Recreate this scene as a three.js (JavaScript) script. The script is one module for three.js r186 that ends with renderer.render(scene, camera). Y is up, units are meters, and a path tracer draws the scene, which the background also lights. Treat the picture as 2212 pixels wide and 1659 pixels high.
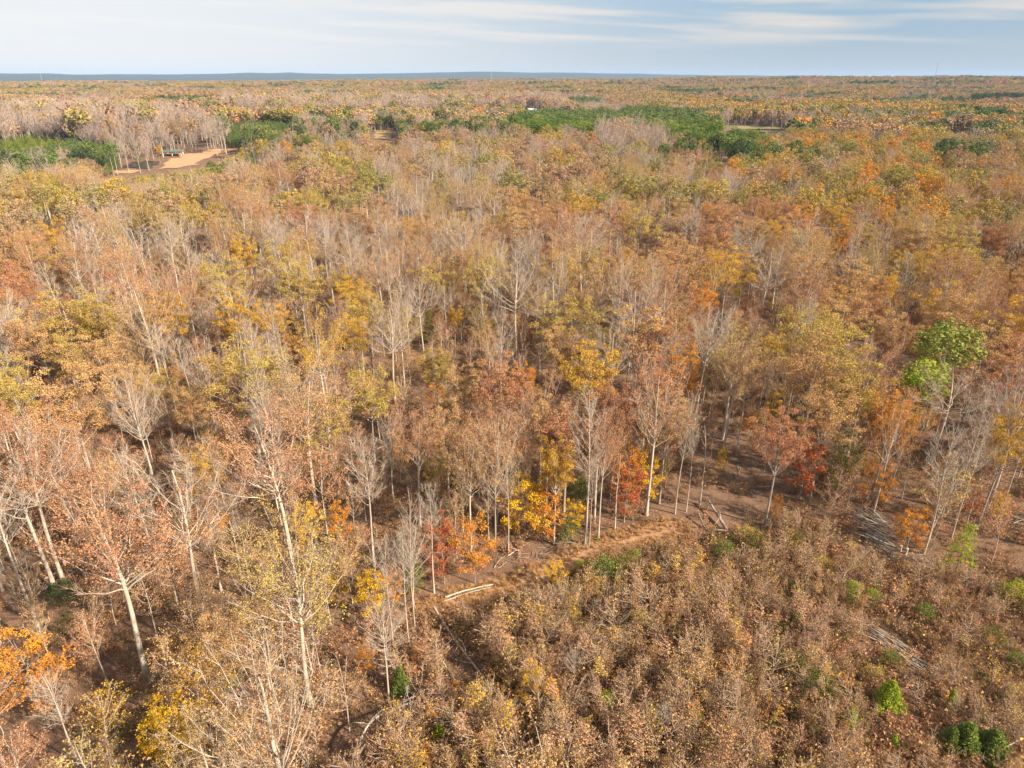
import * as THREE from 'three';
import { ImprovedNoise } from 'three/addons/math/ImprovedNoise.js';

// ---------------------------------------------------------------- camera, sky, sun, exposure
const rad = THREE.MathUtils.degToRad, clamp = THREE.MathUtils.clamp, lerp = THREE.MathUtils.lerp, sstep = THREE.MathUtils.smoothstep;
const CAM_H = 62, PITCH = rad(24.4), FOV = 59, TAN = Math.tan(rad(FOV / 2));
const scene = new THREE.Scene();
const camera = new THREE.PerspectiveCamera(FOV, 4 / 3, 0.5, 60000);
camera.position.set(0, CAM_H, 0);
camera.rotation.set(-PITCH, 0, 0);
const renderer = new THREE.WebGLRenderer({ antialias: true });
renderer.toneMapping = THREE.LinearToneMapping;
renderer.toneMappingExposure = 2.75;
renderer.shadowMap.enabled = true;

const sun = new THREE.DirectionalLight(new THREE.Color(1.0, 0.875, 0.70), 5);
const SUN = new THREE.Vector3(0.82, 0.57, 0.40).normalize();
sun.position.copy(SUN).multiplyScalar(400).add(new THREE.Vector3(0, 0, -150));
sun.target.position.set(0, 0, -150);
sun.castShadow = true;
sun.shadow.radius = 1.5;
sun.shadow.mapSize.set(4096, 4096);
Object.assign(sun.shadow.camera, { left: -320, right: 320, top: 320, bottom: -320, near: 1, far: 1200 });
scene.add(sun, sun.target);

const EXPOSE = renderer.toneMappingExposure;
const PN = new ImprovedNoise();
const noise = (x, y, z = 0.37) => PN.noise(x, y, z);
const fbm = (x, y, z = 0.37, n = 4) => { let s = 0, a = 0.5; for (let i = 0; i < n; i++, a *= 0.5, x *= 2.03, y *= 2.03) s += a * noise(x, y, z + i * 7.1); return s; };

// thin high cloud over a pale blue sky, whiter towards the west (left of the view)
{
  const W = 1536, H = 2048, data = new Float32Array(W * H * 4);
  for (let r = 0; r < H; r++) {
    const up = ((r + 0.5) / H - 0.5) * Math.PI, y = Math.sin(up), cy = Math.cos(up), hi = Math.max(0, y);
    for (let c = 0; c < W; c++) {
      const a = ((c + 0.5) / W - 0.5) * 2 * Math.PI, x = Math.cos(a) * cy, z = Math.sin(a) * cy;
      const white = sstep(-x - 0.1 * z, -0.35, 0.6);                            // hazier on the left side
      const t = 1 - Math.exp(-hi * 10);
      let R = lerp(0.56, 0.19, t), G = lerp(0.60, 0.46, t), B = lerp(0.62, 0.70, t);
      const streak = fbm(x * 3.2 - hi * 9, hi * 70 + x * 3.4, z * 3.2 + 9, 4), band = fbm(x * 2.1 + 4.2, hi * 24 + x * 1.2, z * 2.1, 3);
      const veil = sstep(0.6 + band * 1.3 + streak * 1.5 + x * 0.3, 0.35, 0.95) * sstep(hi, 0.022, 0.052);
      R = lerp(R, 0.80, veil * 0.85); G = lerp(G, 0.75, veil * 0.85); B = lerp(B, 0.69, veil * 0.85);
      const k = white * 0.9;
      R = lerp(R, 0.93, k) / EXPOSE; G = lerp(G, 0.935, k) / EXPOSE; B = lerp(B, 0.94, k) / EXPOSE;
      const o = (r * W + c) * 4;
      data[o] = R; data[o + 1] = G; data[o + 2] = B; data[o + 3] = 1;
    }
  }
  const sky = new THREE.DataTexture(data, W, H, THREE.RGBAFormat, THREE.FloatType);
  sky.mapping = THREE.EquirectangularReflectionMapping;
  sky.magFilter = THREE.LinearFilter; sky.minFilter = THREE.LinearFilter;
  sky.needsUpdate = true;
  scene.background = sky;
  scene.environment = sky;
}
scene.fog = new THREE.FogExp2(new THREE.Color(0.40, 0.62, 1.0), 0.000032);

// ---------------------------------------------------------------- helpers
function rng(seed) { let a = seed >>> 0; const f = () => { a = (a + 0x6D2B79F5) >>> 0; let t = a; t = Math.imul(t ^ (t >>> 15), t | 1); t ^= t + Math.imul(t ^ (t >>> 7), t | 61); return ((t ^ (t >>> 14)) >>> 0) / 4294967296; }; f.r = (lo, hi) => lo + (hi - lo) * f(); f.s = () => f() * 2 - 1; f.pick = (l) => l[Math.floor(f() * l.length)]; return f; }
const taken = new Map();
function numbered(name) { const n = taken.get(name) ?? 0; taken.set(name, n + 1); return n ? name + '_' + String(n).padStart(3, '0') : name; }

function ground(x, z) {
  const d = Math.hypot(x, z), az = Math.atan2(x, -z);
  let h = 0.9 * noise(x / 34, z / 34, 2.2) * sstep(d, 20, 60);
  const f = sstep(d, 220, 1100);
  h += f * (9 * noise(x / 430, z / 430, 5.1) + 3 * noise(x / 150, z / 150, 6.1));
  h += 6 * Math.exp(-(((x + 330) / 190) ** 2 + ((z + 760) / 130) ** 2));
  h -= 11 * Math.exp(-(((x + 235) / 110) ** 2 + ((z + 465) / 95) ** 2));
  h += sstep(d, 1500, 4300) * (6 + 20 * sstep(az, -0.5, 0.6) + 10 * noise(x / 1500, z / 1500, 8.8));
  h -= sstep(d, 4600, 6500) * (18 + 20 * sstep(az, -0.5, 0.6));
  const bump = (c, w, a) => a * Math.exp(-(((az - c) / w) ** 2));
  h += sstep(d, 9000, 14500) * (104 + 20 * noise(az * 5, 3.3, 1.1) + 16 * noise(az * 21, 7.3, 1.1) + bump(-0.33, 0.014, 22) + bump(-0.295, 0.016, 30) + 30 * Math.exp(-(((az + 0.05) / 0.22) ** 2)) - 40 * sstep(az, 0.1, 0.5)) - 0;
  return h;
}
const ry = Math.cos(PITCH), rs = Math.sin(PITCH);
function ray(u, v) { const x = (u / 1106 - 1) * TAN * 4 / 3, y = (1 - v / 829.5) * TAN; return [x, y * ry - rs, -y * rs - ry]; }
// the point on the ground (raised by h) that lies in this direction from the drone
function at(u, v, h = 0) {
  const d = ray(u, v); let g = 0, t = 1;
  for (let i = 0; i < 12; i++) { t = (CAM_H - g - h) / Math.max(1e-4, -d[1]); g = lerp(g, ground(d[0] * t, d[2] * t), i < 4 ? 1 : 0.5); }
  return [d[0] * t, ground(d[0] * t, d[2] * t), d[2] * t];
}
function project(x, y, z) { const dy = y - CAM_H, cz = -(z * ry + dy * rs * 1) , cy = dy * ry - z * rs * 1; const depth = -z * ry - dy * rs; return [(x / depth / (TAN * 4 / 3) + 1) * 1106, (1 - (dy * ry - z * rs) / depth / TAN) * 829.5, depth]; }
function inside(poly, x, z) { let c = false; for (let i = 0, j = poly.length - 1; i < poly.length; j = i++) { const [xi, zi] = poly[i], [xj, zj] = poly[j]; if ((zi > z) !== (zj > z) && x < (xj - xi) * (z - zi) / (zj - zi) + xi) c = !c; } return c; }
const area = (pts, h = 0) => pts.map(([u, v]) => { const p = at(u, v, h); return [p[0], p[2]]; });

// growing lists of vertices
class Geo {
  constructor() { this.p = []; this.c = []; this.i = []; }
  v(x, y, z, r, g, b) { this.p.push(x, y, z); this.c.push(r, g, b); return this.p.length / 3 - 1; }
  tri(a, b, c) { this.i.push(a, b, c); }
  tube(path, radii, sides, shade, rnd, mottle = 0.26) {
    let n = null, prev = null; const N = path.length;
    for (let k = 0; k < N; k++) {
      const a = path[Math.max(0, k - 1)], b = path[Math.min(N - 1, k + 1)];
      let t = [b[0] - a[0], b[1] - a[1], b[2] - a[2]]; const l = Math.hypot(...t) || 1; t = t.map((q) => q / l);
      if (!n) n = Math.abs(t[1]) < 0.9 ? [0, 1, 0] : [1, 0, 0];
      const dt = n[0] * t[0] + n[1] * t[1] + n[2] * t[2]; n = [n[0] - dt * t[0], n[1] - dt * t[1], n[2] - dt * t[2]]; const m = Math.hypot(...n) || 1; n = n.map((q) => q / m);
      const bn = [t[1] * n[2] - t[2] * n[1], t[2] * n[0] - t[0] * n[2], t[0] * n[1] - t[1] * n[0]];
      const ring = [];
      for (let s = 0; s < sides; s++) {
        const w = s / sides * Math.PI * 2, cx = Math.cos(w) * radii[k], sx = Math.sin(w) * radii[k], q = shade * (1 + mottle * rnd.s());
        ring.push(this.v(path[k][0] + n[0] * cx + bn[0] * sx, path[k][1] + n[1] * cx + bn[1] * sx, path[k][2] + n[2] * cx + bn[2] * sx, q, q, q));
      }
      if (prev) for (let s = 0; s < sides; s++) { const s2 = (s + 1) % sides; this.tri(prev[s], prev[s2], ring[s2]); this.tri(prev[s], ring[s2], ring[s]); }
      prev = ring;
    }
    const last = path[N - 1], e = this.v(last[0], last[1], last[2], shade, shade, shade);
    for (let s = 0; s < sides; s++) this.tri(prev[s], prev[(s + 1) % sides], e);
  }
  spike(a, b, r, shade) {                         // a thin three-sided twig
    const t = [b[0] - a[0], b[1] - a[1], b[2] - a[2]], l = Math.hypot(...t) || 1; t[0] /= l; t[1] /= l; t[2] /= l;
    const u = Math.abs(t[1]) < 0.9 ? [t[2], 0, -t[0]] : [0, -t[2], t[1]]; const m = Math.hypot(...u) || 1; u[0] /= m; u[1] /= m; u[2] /= m;
    const w = [t[1] * u[2] - t[2] * u[1], t[2] * u[0] - t[0] * u[2], t[0] * u[1] - t[1] * u[0]], q = [];
    for (let s = 0; s < 3; s++) { const c = Math.cos(s * 2.0944) * r, d = Math.sin(s * 2.0944) * r; q.push(this.v(a[0] + u[0] * c + w[0] * d, a[1] + u[1] * c + w[1] * d, a[2] + u[2] * c + w[2] * d, shade, shade, shade)); }
    const e = this.v(b[0], b[1], b[2], shade, shade, shade);
    this.tri(q[0], q[1], e); this.tri(q[1], q[2], e); this.tri(q[2], q[0], e);
  }
  leaf(x, y, z, s, rnd, col, wide = 0.62, quad = true, flat = 0) {
    let a = rnd() * 6.2832, el = rnd.s() * (1 - flat), ce = Math.sqrt(Math.max(0, 1 - el * el));
    const d = [Math.cos(a) * ce, el, Math.sin(a) * ce];
    let b = [rnd.s(), rnd.s() * (1 - flat * 0.7), rnd.s()]; const k = b[0] * d[0] + b[1] * d[1] + b[2] * d[2]; b = [b[0] - k * d[0], b[1] - k * d[1], b[2] - k * d[2]]; const m = Math.hypot(...b) || 1; const w = s * wide * 0.5; b = b.map((q) => q / m * w);
    const h = s * 0.5, [r, g, bl] = col;
    const p0 = this.v(x - d[0] * h, y - d[1] * h, z - d[2] * h, r, g, bl);
    const n = [(d[1] * b[2] - d[2] * b[1]) * 0.35, (d[2] * b[0] - d[0] * b[2]) * 0.35, (d[0] * b[1] - d[1] * b[0]) * 0.35];
    const p1 = this.v(x + b[0] + n[0], y + b[1] + n[1], z + b[2] + n[2], r, g, bl), p3 = this.v(x - b[0] + n[0], y - b[1] + n[1], z - b[2] + n[2], r, g, bl);
    if (!quad) { const q = h * 0.8; for (const e of [p1, p3]) for (let i = 0; i < 3; i++) this.p[e * 3 + i] += d[i] * q; this.tri(p0, p1, p3); return; }
    const p2 = this.v(x + d[0] * h, y + d[1] * h, z + d[2] * h, r, g, bl);
    this.tri(p0, p1, p2); this.tri(p0, p2, p3);
  }
  geometry(smooth) {
    const g = new THREE.BufferGeometry();
    g.setAttribute('position', new THREE.Float32BufferAttribute(this.p, 3));
    g.setAttribute('color', new THREE.Float32BufferAttribute(this.c, 3));
    g.setIndex(this.i);
    if (smooth) g.computeVertexNormals();
    return g;
  }
}
// twigs and leaves in one geometry with two material slots
function crownGeometry(tw, lf) {
  const g = new THREE.BufferGeometry(), off = tw.p.length / 3;
  g.setAttribute('position', new THREE.Float32BufferAttribute(tw.p.concat(lf.p), 3));
  g.setAttribute('color', new THREE.Float32BufferAttribute(tw.c.concat(lf.c), 3));
  g.setIndex(tw.i.concat(lf.i.map((k) => k + off)));
  if (tw.i.length) g.addGroup(0, tw.i.length, 0);
  if (lf.i.length) g.addGroup(tw.i.length, lf.i.length, 1);
  return g;
}

// ---------------------------------------------------------------- materials (real base colours, linear)
const rgb = (r, g, b) => new THREE.Color().setRGB(r, g, b);
const barkMat = (r, g, b) => new THREE.MeshStandardMaterial({ color: rgb(r * 0.82, g * 0.82, b * 0.82), roughness: 0.95, vertexColors: true });
const leafMat = (r, g, b, through = 0.2) => new THREE.MeshPhysicalMaterial({ color: rgb(r * 0.9, g * 0.9, b * 0.9), roughness: 1, vertexColors: true, transmission: through, thickness: 0, side: THREE.DoubleSide, specularIntensity: 0.3 });
const BARK = { pale: barkMat(0.46, 0.385, 0.31), white: barkMat(0.46, 0.385, 0.315), grey: barkMat(0.31, 0.26, 0.215), brown: barkMat(0.21, 0.145, 0.10), pink: barkMat(0.37, 0.265, 0.195) };
const TWIG = { pale: barkMat(0.40, 0.31, 0.245), white: barkMat(0.39, 0.315, 0.25), pink: barkMat(0.33, 0.215, 0.145), brown: barkMat(0.25, 0.155, 0.10) };
const LEAF = {
  tan: leafMat(0.48, 0.285, 0.12), olive: leafMat(0.43, 0.305, 0.075), rust: leafMat(0.44, 0.215, 0.105), gold: leafMat(0.53, 0.31, 0.04), orange: leafMat(0.58, 0.245, 0.03),
  yellow: leafMat(0.68, 0.41, 0.018), red: leafMat(0.44, 0.125, 0.045), green: leafMat(0.135, 0.175, 0.03, 0.2), pine: leafMat(0.12, 0.175, 0.026, 0.08), pineDark: leafMat(0.075, 0.125, 0.02, 0.05), olivePine: leafMat(0.21, 0.235, 0.045, 0.1), lime: leafMat(0.29, 0.345, 0.025, 0.25),
  darkgreen: leafMat(0.05, 0.10, 0.018, 0.2), moss: leafMat(0.16, 0.14, 0.028, 0.25), straw: leafMat(0.55, 0.33, 0.12), brush: leafMat(0.33, 0.18, 0.085),
};

// ---------------------------------------------------------------- growing a broad-leaved tree
// o: H height, R crown radius, V crown half height, r trunk radius, bole clear trunk (share of H), limbs, rise (how steeply limbs leave), sub, twigs, twigLen, leaves per twig, leaf size, lean
function growTree(o, seed) {
  const rnd = rng(seed), wood = new Geo(), tw = new Geo(), lf = new Geo(), det = o.detail ?? 1;
  const lx = rnd.s() * (o.lean ?? 0.03) * o.H, lz = rnd.s() * (o.lean ?? 0.03) * o.H, topY = o.H * (o.top ?? 0.86), wob = o.H * (o.wobble ?? 0.008);
  const N = det >= 0.5 ? 10 : 4, tp = [], tr = [], ph = rnd() * 6;
  const trunkAt = (y) => { const t = y / topY; return [lx * t * t + wob * Math.sin(ph + t * 5) * t, y, lz * t * t + wob * Math.cos(ph * 1.7 + t * 4.3) * t]; };
  for (let k = 0; k <= N; k++) { const t = k / N; tp.push(trunkAt(t * topY)); tr.push(o.r * (k === 0 ? 1.35 : 1) * lerp(1, o.taper ?? 0.28, Math.pow(t, 0.9))); }
  wood.tube(tp, tr, det >= 0.5 ? 7 : 4, 1, rnd);
  const cy = o.H - o.V, n = o.limbs, tint = (c) => { const k = 1 + 0.28 * rnd.s(), h = 0.12 * rnd.s() + c; return [k * (1 + h * 0.4), k * (1 + h), k * (1 + h * 0.5)]; };
  for (let q = 0; q < n; q++) {
    const f = (q + 0.5) / n, se = lerp(o.low ?? -0.35, 0.985, f), ce = Math.sqrt(1 - se * se), az = q * 2.39996 + rnd.s() * 0.45 + ph, k = rnd.r(0.78, 1.08);
    const ey = cy + se * o.V * k, base = trunkAt(clamp(lerp(o.bole * o.H, ey, o.rise ?? 0.42) - ce * o.R * (o.steep ?? 0.35), o.bole * o.H * 0.92, topY * 0.99));
    const end = [base[0] * 0.4 + lx + Math.cos(az) * ce * o.R * k, ey, base[2] * 0.4 + lz + Math.sin(az) * ce * o.R * k];
    const mid = [lerp(base[0], end[0], 0.55) + rnd.s() * 0.07 * o.R, lerp(base[1], end[1], o.bend ?? 0.38) + rnd.s() * 0.05 * o.R, lerp(base[2], end[2], 0.55) + rnd.s() * 0.07 * o.R];
    const S = det >= 0.5 ? 6 : 3, path = [], rr = [], r0 = o.r * (o.limbR ?? 0.42) * lerp(1, 0.6, f) * rnd.r(0.75, 1.15), wig = 0.035 * o.R;
    for (let s = 0; s <= S; s++) { const t = s / S, a = (1 - t) * (1 - t), b = 2 * t * (1 - t), c = t * t, j = s && s < S ? wig : 0; path.push([0, 1, 2].map((e) => a * base[e] + b * mid[e] + c * end[e] + rnd.s() * j)); rr.push(Math.max(0.02, r0 * lerp(1, 0.16, t))); }
    wood.tube(path, rr, det >= 0.5 ? 5 : 3, 1.03, rnd);
    const clump = rnd.s() * 0.14, noLeaf = rnd() < (o.bareLimb ?? 0);
    for (let b = 0; b < o.sub; b++) {
      const s = lerp(0.3, 1, (b + rnd()) / o.sub), i = Math.min(S - 1, Math.floor(s * S)), fr = s * S - i, p = [0, 1, 2].map((e) => lerp(path[i][e], path[i + 1][e], fr)), dir = [0, 1, 2].map((e) => path[i + 1][e] - path[i][e]);
      const bare = noLeaf || rnd() < (o.bareSub ?? 0), dl = Math.hypot(...dir) || 1, L = o.R * rnd.r(0.26, 0.5) * (1.15 - 0.45 * s) * (o.spray ?? 1), w = [rnd.s(), rnd.s() * 0.7 + (o.up ?? 0.35), rnd.s()];
      const d = [0, 1, 2].map((e) => dir[e] / dl * 0.55 + w[e] * 0.75), m = Math.hypot(...d) || 1;
      const P = [p]; let cd = d.map((e) => e / m);
      const segs = det >= 0.5 ? 3 : 1;
      for (let s2 = 1; s2 <= segs; s2++) { const pr = P[s2 - 1]; P.push([pr[0] + cd[0] * L / segs, pr[1] + cd[1] * L / segs, pr[2] + cd[2] * L / segs]); cd = [cd[0] + rnd.s() * 0.3, cd[1] + rnd.s() * 0.22 + (o.up ?? 0.35) * 0.35, cd[2] + rnd.s() * 0.3]; const l = Math.hypot(...cd); cd = cd.map((e) => e / l); }
      const br = o.br ?? Math.max(0.022, 0.1 * o.r);
      if (det >= 0.5) tw.tube(P, P.map((_, e) => br * lerp(1, 0.3, e / segs)), 3, 1.04, rnd, 0.08); else tw.spike(P[0], P[segs], br * 1.3, 1);
      if (o.clump && !bare) {
        const c = P[segs], rc = o.rc * rnd.r(0.65, 1.3), flat = rnd.r(0.55, 0.85), n = Math.round(o.clump * rc * rc / (o.rc * o.rc));
        for (let k2 = 0; k2 < n; k2++) { const y = rnd.s(), w2 = rnd() * 6.2832, cs = Math.sqrt(1 - y * y), rr = rc * Math.pow(rnd(), 0.42); lf.leaf(c[0] + Math.cos(w2) * cs * rr, c[1] + y * rr * flat, c[2] + Math.sin(w2) * cs * rr, o.leaf * rnd.r(0.7, 1.3), rnd, tint(clump), 0.66, false); }
      }
      for (let t = 0; t < o.twigs; t++) {
        const s3 = lerp(0.2, 1, (t + rnd()) / o.twigs) * segs, i3 = Math.min(segs - 1, Math.floor(s3)), a = [0, 1, 2].map((e) => lerp(P[i3][e], P[i3 + 1][e], s3 - i3));
        const tl = o.twigLen * rnd.r(0.5, 1.2), dd = [0, 1, 2].map((e) => (P[i3 + 1][e] - P[i3][e]) / (L / segs) * 0.6 + rnd.s() * 0.8); dd[1] += (o.up ?? 0.35) * 0.5; const l = Math.hypot(...dd) || 1, e3 = [0, 1, 2].map((e) => a[e] + dd[e] / l * tl);
        tw.spike(a, e3, o.twigR ?? 0.014, rnd.r(0.88, 1.1));
        if (o.leaves && !bare) {
          const nl = Math.floor(o.leaves + rnd());
          for (let k2 = 0; k2 < nl; k2++) { const u = rnd.r(0.25, 1.1), j = o.puff ?? 0.28; lf.leaf(lerp(a[0], e3[0], u) + rnd.s() * j, lerp(a[1], e3[1], u) + rnd.s() * j - 0.05, lerp(a[2], e3[2], u) + rnd.s() * j, o.leaf * rnd.r(0.7, 1.3), rnd, tint(clump), 0.66, o.quad ?? false); }
        }
      }
    }
  }
  return { H: o.H, wood: wood.geometry(true), crown: crownGeometry(tw, lf) };
}
// pines: a straight trunk, whorls of limbs, tufts of needles
function growPine(o, seed) {
  const rnd = rng(seed), wood = new Geo(), tw = new Geo(), lf = new Geo(), det = o.detail ?? 1;
  const N = 7, tp = [], tr = []; for (let k = 0; k <= N; k++) { const t = k / N; tp.push([Math.sin(t * 4 + seed) * o.H * 0.006, t * o.H * 0.97, Math.cos(t * 3 + seed) * o.H * 0.006]); tr.push(o.r * lerp(1, 0.14, t)); }
  wood.tube(tp, tr, det >= 0.5 ? 6 : 4, 1, rnd);
  for (let q = 0; q < o.limbs; q++) {
    const f = (q + rnd() * 0.7) / o.limbs, y = o.H * lerp(o.bole, 0.97, f), az = q * 2.39996 + rnd.s() * 0.5, prof = o.cone ? Math.pow(1 - f, 0.8) : Math.sin(Math.PI * Math.pow(0.13 + 0.82 * f, 0.8)), L = o.R * prof * rnd.r(0.75, 1.1) + 0.3, upd = o.cone ? lerp(0.05, 0.7, f) : lerp(-0.05, 0.8, f);
    const d = [Math.cos(az), upd, Math.sin(az)], a = [0, y, 0], e = [d[0] * L, y + d[1] * L * 0.7, d[2] * L];
    tw.spike(a, e, 0.05 * o.H / 20 + 0.01, 1);
    const nt = Math.max(1, Math.round(o.tufts * (0.4 + L / o.R)));
    const ct = rnd.s() * 0.12;
    for (let t = 0; t < nt; t++) {
      const s = lerp(0.3, 1.02, Math.sqrt((t + rnd()) / nt)), c = [lerp(a[0], e[0], s) + rnd.s() * o.puff, lerp(a[1], e[1], s) + rnd.s() * o.puff * 0.6 + 0.1, lerp(a[2], e[2], s) + rnd.s() * o.puff];
      const k0 = 1 + 0.22 * rnd.s();
      for (let k = 0; k < o.needles; k++) { const k1 = k0 * (1 + 0.15 * rnd.s()); lf.leaf(c[0] + rnd.s() * o.nl * 0.55, c[1] + rnd.s() * o.nl * 0.4, c[2] + rnd.s() * o.nl * 0.55, o.nl * rnd.r(0.7, 1.2), rnd, [k1 * (1 + ct), k1, k1 * (1 - ct)], o.nw ?? 0.3, false); }
    }
  }
  return { H: o.H, wood: wood.geometry(true), crown: crownGeometry(tw, lf) };
}
// a rounded crown made of clumps, for trees too far away to show their twigs
function growPuff(o, seed) {
  const rnd = rng(seed), wood = new Geo(), tw = new Geo(), lf = new Geo(), cy = o.H - o.V;
  wood.tube([[0, 0, 0], [rnd.s() * 0.3, o.H * 0.4, rnd.s() * 0.3], [rnd.s() * 0.5, o.H * 0.8, rnd.s() * 0.5]], [o.r, o.r * 0.75, o.r * 0.35], 4, 1, rnd);
  for (let q = 0; q < o.clumps; q++) {
    const se = lerp(-0.55, 0.98, (q + 0.5) / o.clumps), ce = Math.sqrt(1 - se * se), a = q * 2.39996 + rnd.s() * 0.5, k = o.rough ? rnd.r(0.45, 1.12) : rnd.r(0.6, 1.0), c = [Math.cos(a) * ce * o.R * k, cy + se * o.V * k, Math.sin(a) * ce * o.R * k], rc = o.rc * rnd.r(0.6, 1.35), ct = rnd.s() * 0.1, k0 = 1 + 0.1 * rnd.s();
    tw.spike([0, lerp(o.H * 0.35, c[1], 0.45), 0], c, o.r * 0.3, 0.8);
    for (let t = 0; t < o.leaves; t++) {
      const y = rnd.s(), w = rnd() * 6.2832, cs = Math.sqrt(1 - y * y), n = [Math.cos(w) * cs, y * 0.9, Math.sin(w) * cs], rr = rc * rnd.r(0.72, 1.08), p = [c[0] + n[0] * rr, c[1] + n[1] * rr, c[2] + n[2] * rr], s = o.leaf * rnd.r(0.6, 1.2);
      const j = [n[0] + rnd.s() * 0.8, n[1] + rnd.s() * 0.8, n[2] + rnd.s() * 0.8], u = Math.abs(j[1]) < 0.8 ? [j[2], 0, -j[0]] : [0, -j[2], j[1]], ul = Math.hypot(...u) || 1, x = u.map((e) => e / ul), v = [j[1] * x[2] - j[2] * x[1], j[2] * x[0] - j[0] * x[2], j[0] * x[1] - j[1] * x[0]], vl = Math.hypot(...v) || 1, th = rnd() * 6.28, kk = k0 * (1 + 0.18 * rnd.s()), col = [kk * (1 + ct), kk, kk * (1 - ct)], id = [];
      for (let e = 0; e < 3; e++) { const b = th + e * 2.0944, cx = Math.cos(b) * s * 0.6, sx = Math.sin(b) * s * 0.6; id.push(lf.v(p[0] + x[0] * cx + v[0] / vl * sx, p[1] + x[1] * cx + v[1] / vl * sx, p[2] + x[2] * cx + v[2] / vl * sx, ...col)); }
      lf.tri(...id);
    }
  }
  return { H: o.H, wood: wood.geometry(true), crown: crownGeometry(tw, lf) };
}
// dense low bush or cedar: upright sprays round several stems
function growBush(o, seed) {
  const rnd = rng(seed), wood = new Geo(), tw = new Geo(), lf = new Geo();
  for (let s = 0; s < (o.stems ?? 1); s++) { const a = rnd() * 6.3, b = o.stems > 1 ? 0.35 * o.R : 0; wood.tube([[0, 0, 0], [Math.cos(a) * b, o.H * 0.5, Math.sin(a) * b], [Math.cos(a) * b * 1.6, o.H * 0.8, Math.sin(a) * b * 1.6]], [o.r, o.r * 0.7, o.r * 0.3], 5, 1, rnd); }
  for (let q = 0; q < o.sprays; q++) {
    const f = Math.pow(rnd(), o.topHeavy ? 0.6 : 0.9), a = rnd() * 6.2832, prof = o.cone ? Math.pow(1 - f, 0.65) * (0.55 + 0.45 * sstep(f, 0, 0.2)) : Math.sqrt(Math.max(0, 1 - (2 * f - 1) ** 2)) * 0.85 + 0.15, lobes = 1 + 0.22 * Math.sin(a * 3 + seed) + 0.15 * Math.sin(a * 5 + f * 7 + seed * 2);
    const rr = o.R * prof * lobes * Math.pow(rnd(), 0.35), c = [Math.cos(a) * rr, o.H * (0.05 + 0.93 * f) * (1 + 0.05 * Math.sin(a * 4)), Math.sin(a) * rr];
    if (rnd() < (o.show ?? 0.25)) tw.spike([c[0] * 0.35, c[1] * 0.75, c[2] * 0.35], c, o.twigR ?? 0.012, rnd.r(0.85, 1.1));
    const k0 = 1 + 0.22 * rnd.s(), h = 0.12 * rnd.s();
    for (let k = 0; k < o.leaves; k++) { const k1 = k0 * (1 + 0.16 * rnd.s()); lf.leaf(c[0] + rnd.s() * o.puff, c[1] + rnd.s() * o.puff, c[2] + rnd.s() * o.puff, o.leaf * rnd.r(0.7, 1.3), rnd, [k1 * (1 + h), k1, k1 * (1 - h)], o.wide ?? 0.5, false); }
  }
  return { H: o.H, wood: wood.geometry(true), crown: crownGeometry(tw, lf) };
}

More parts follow.
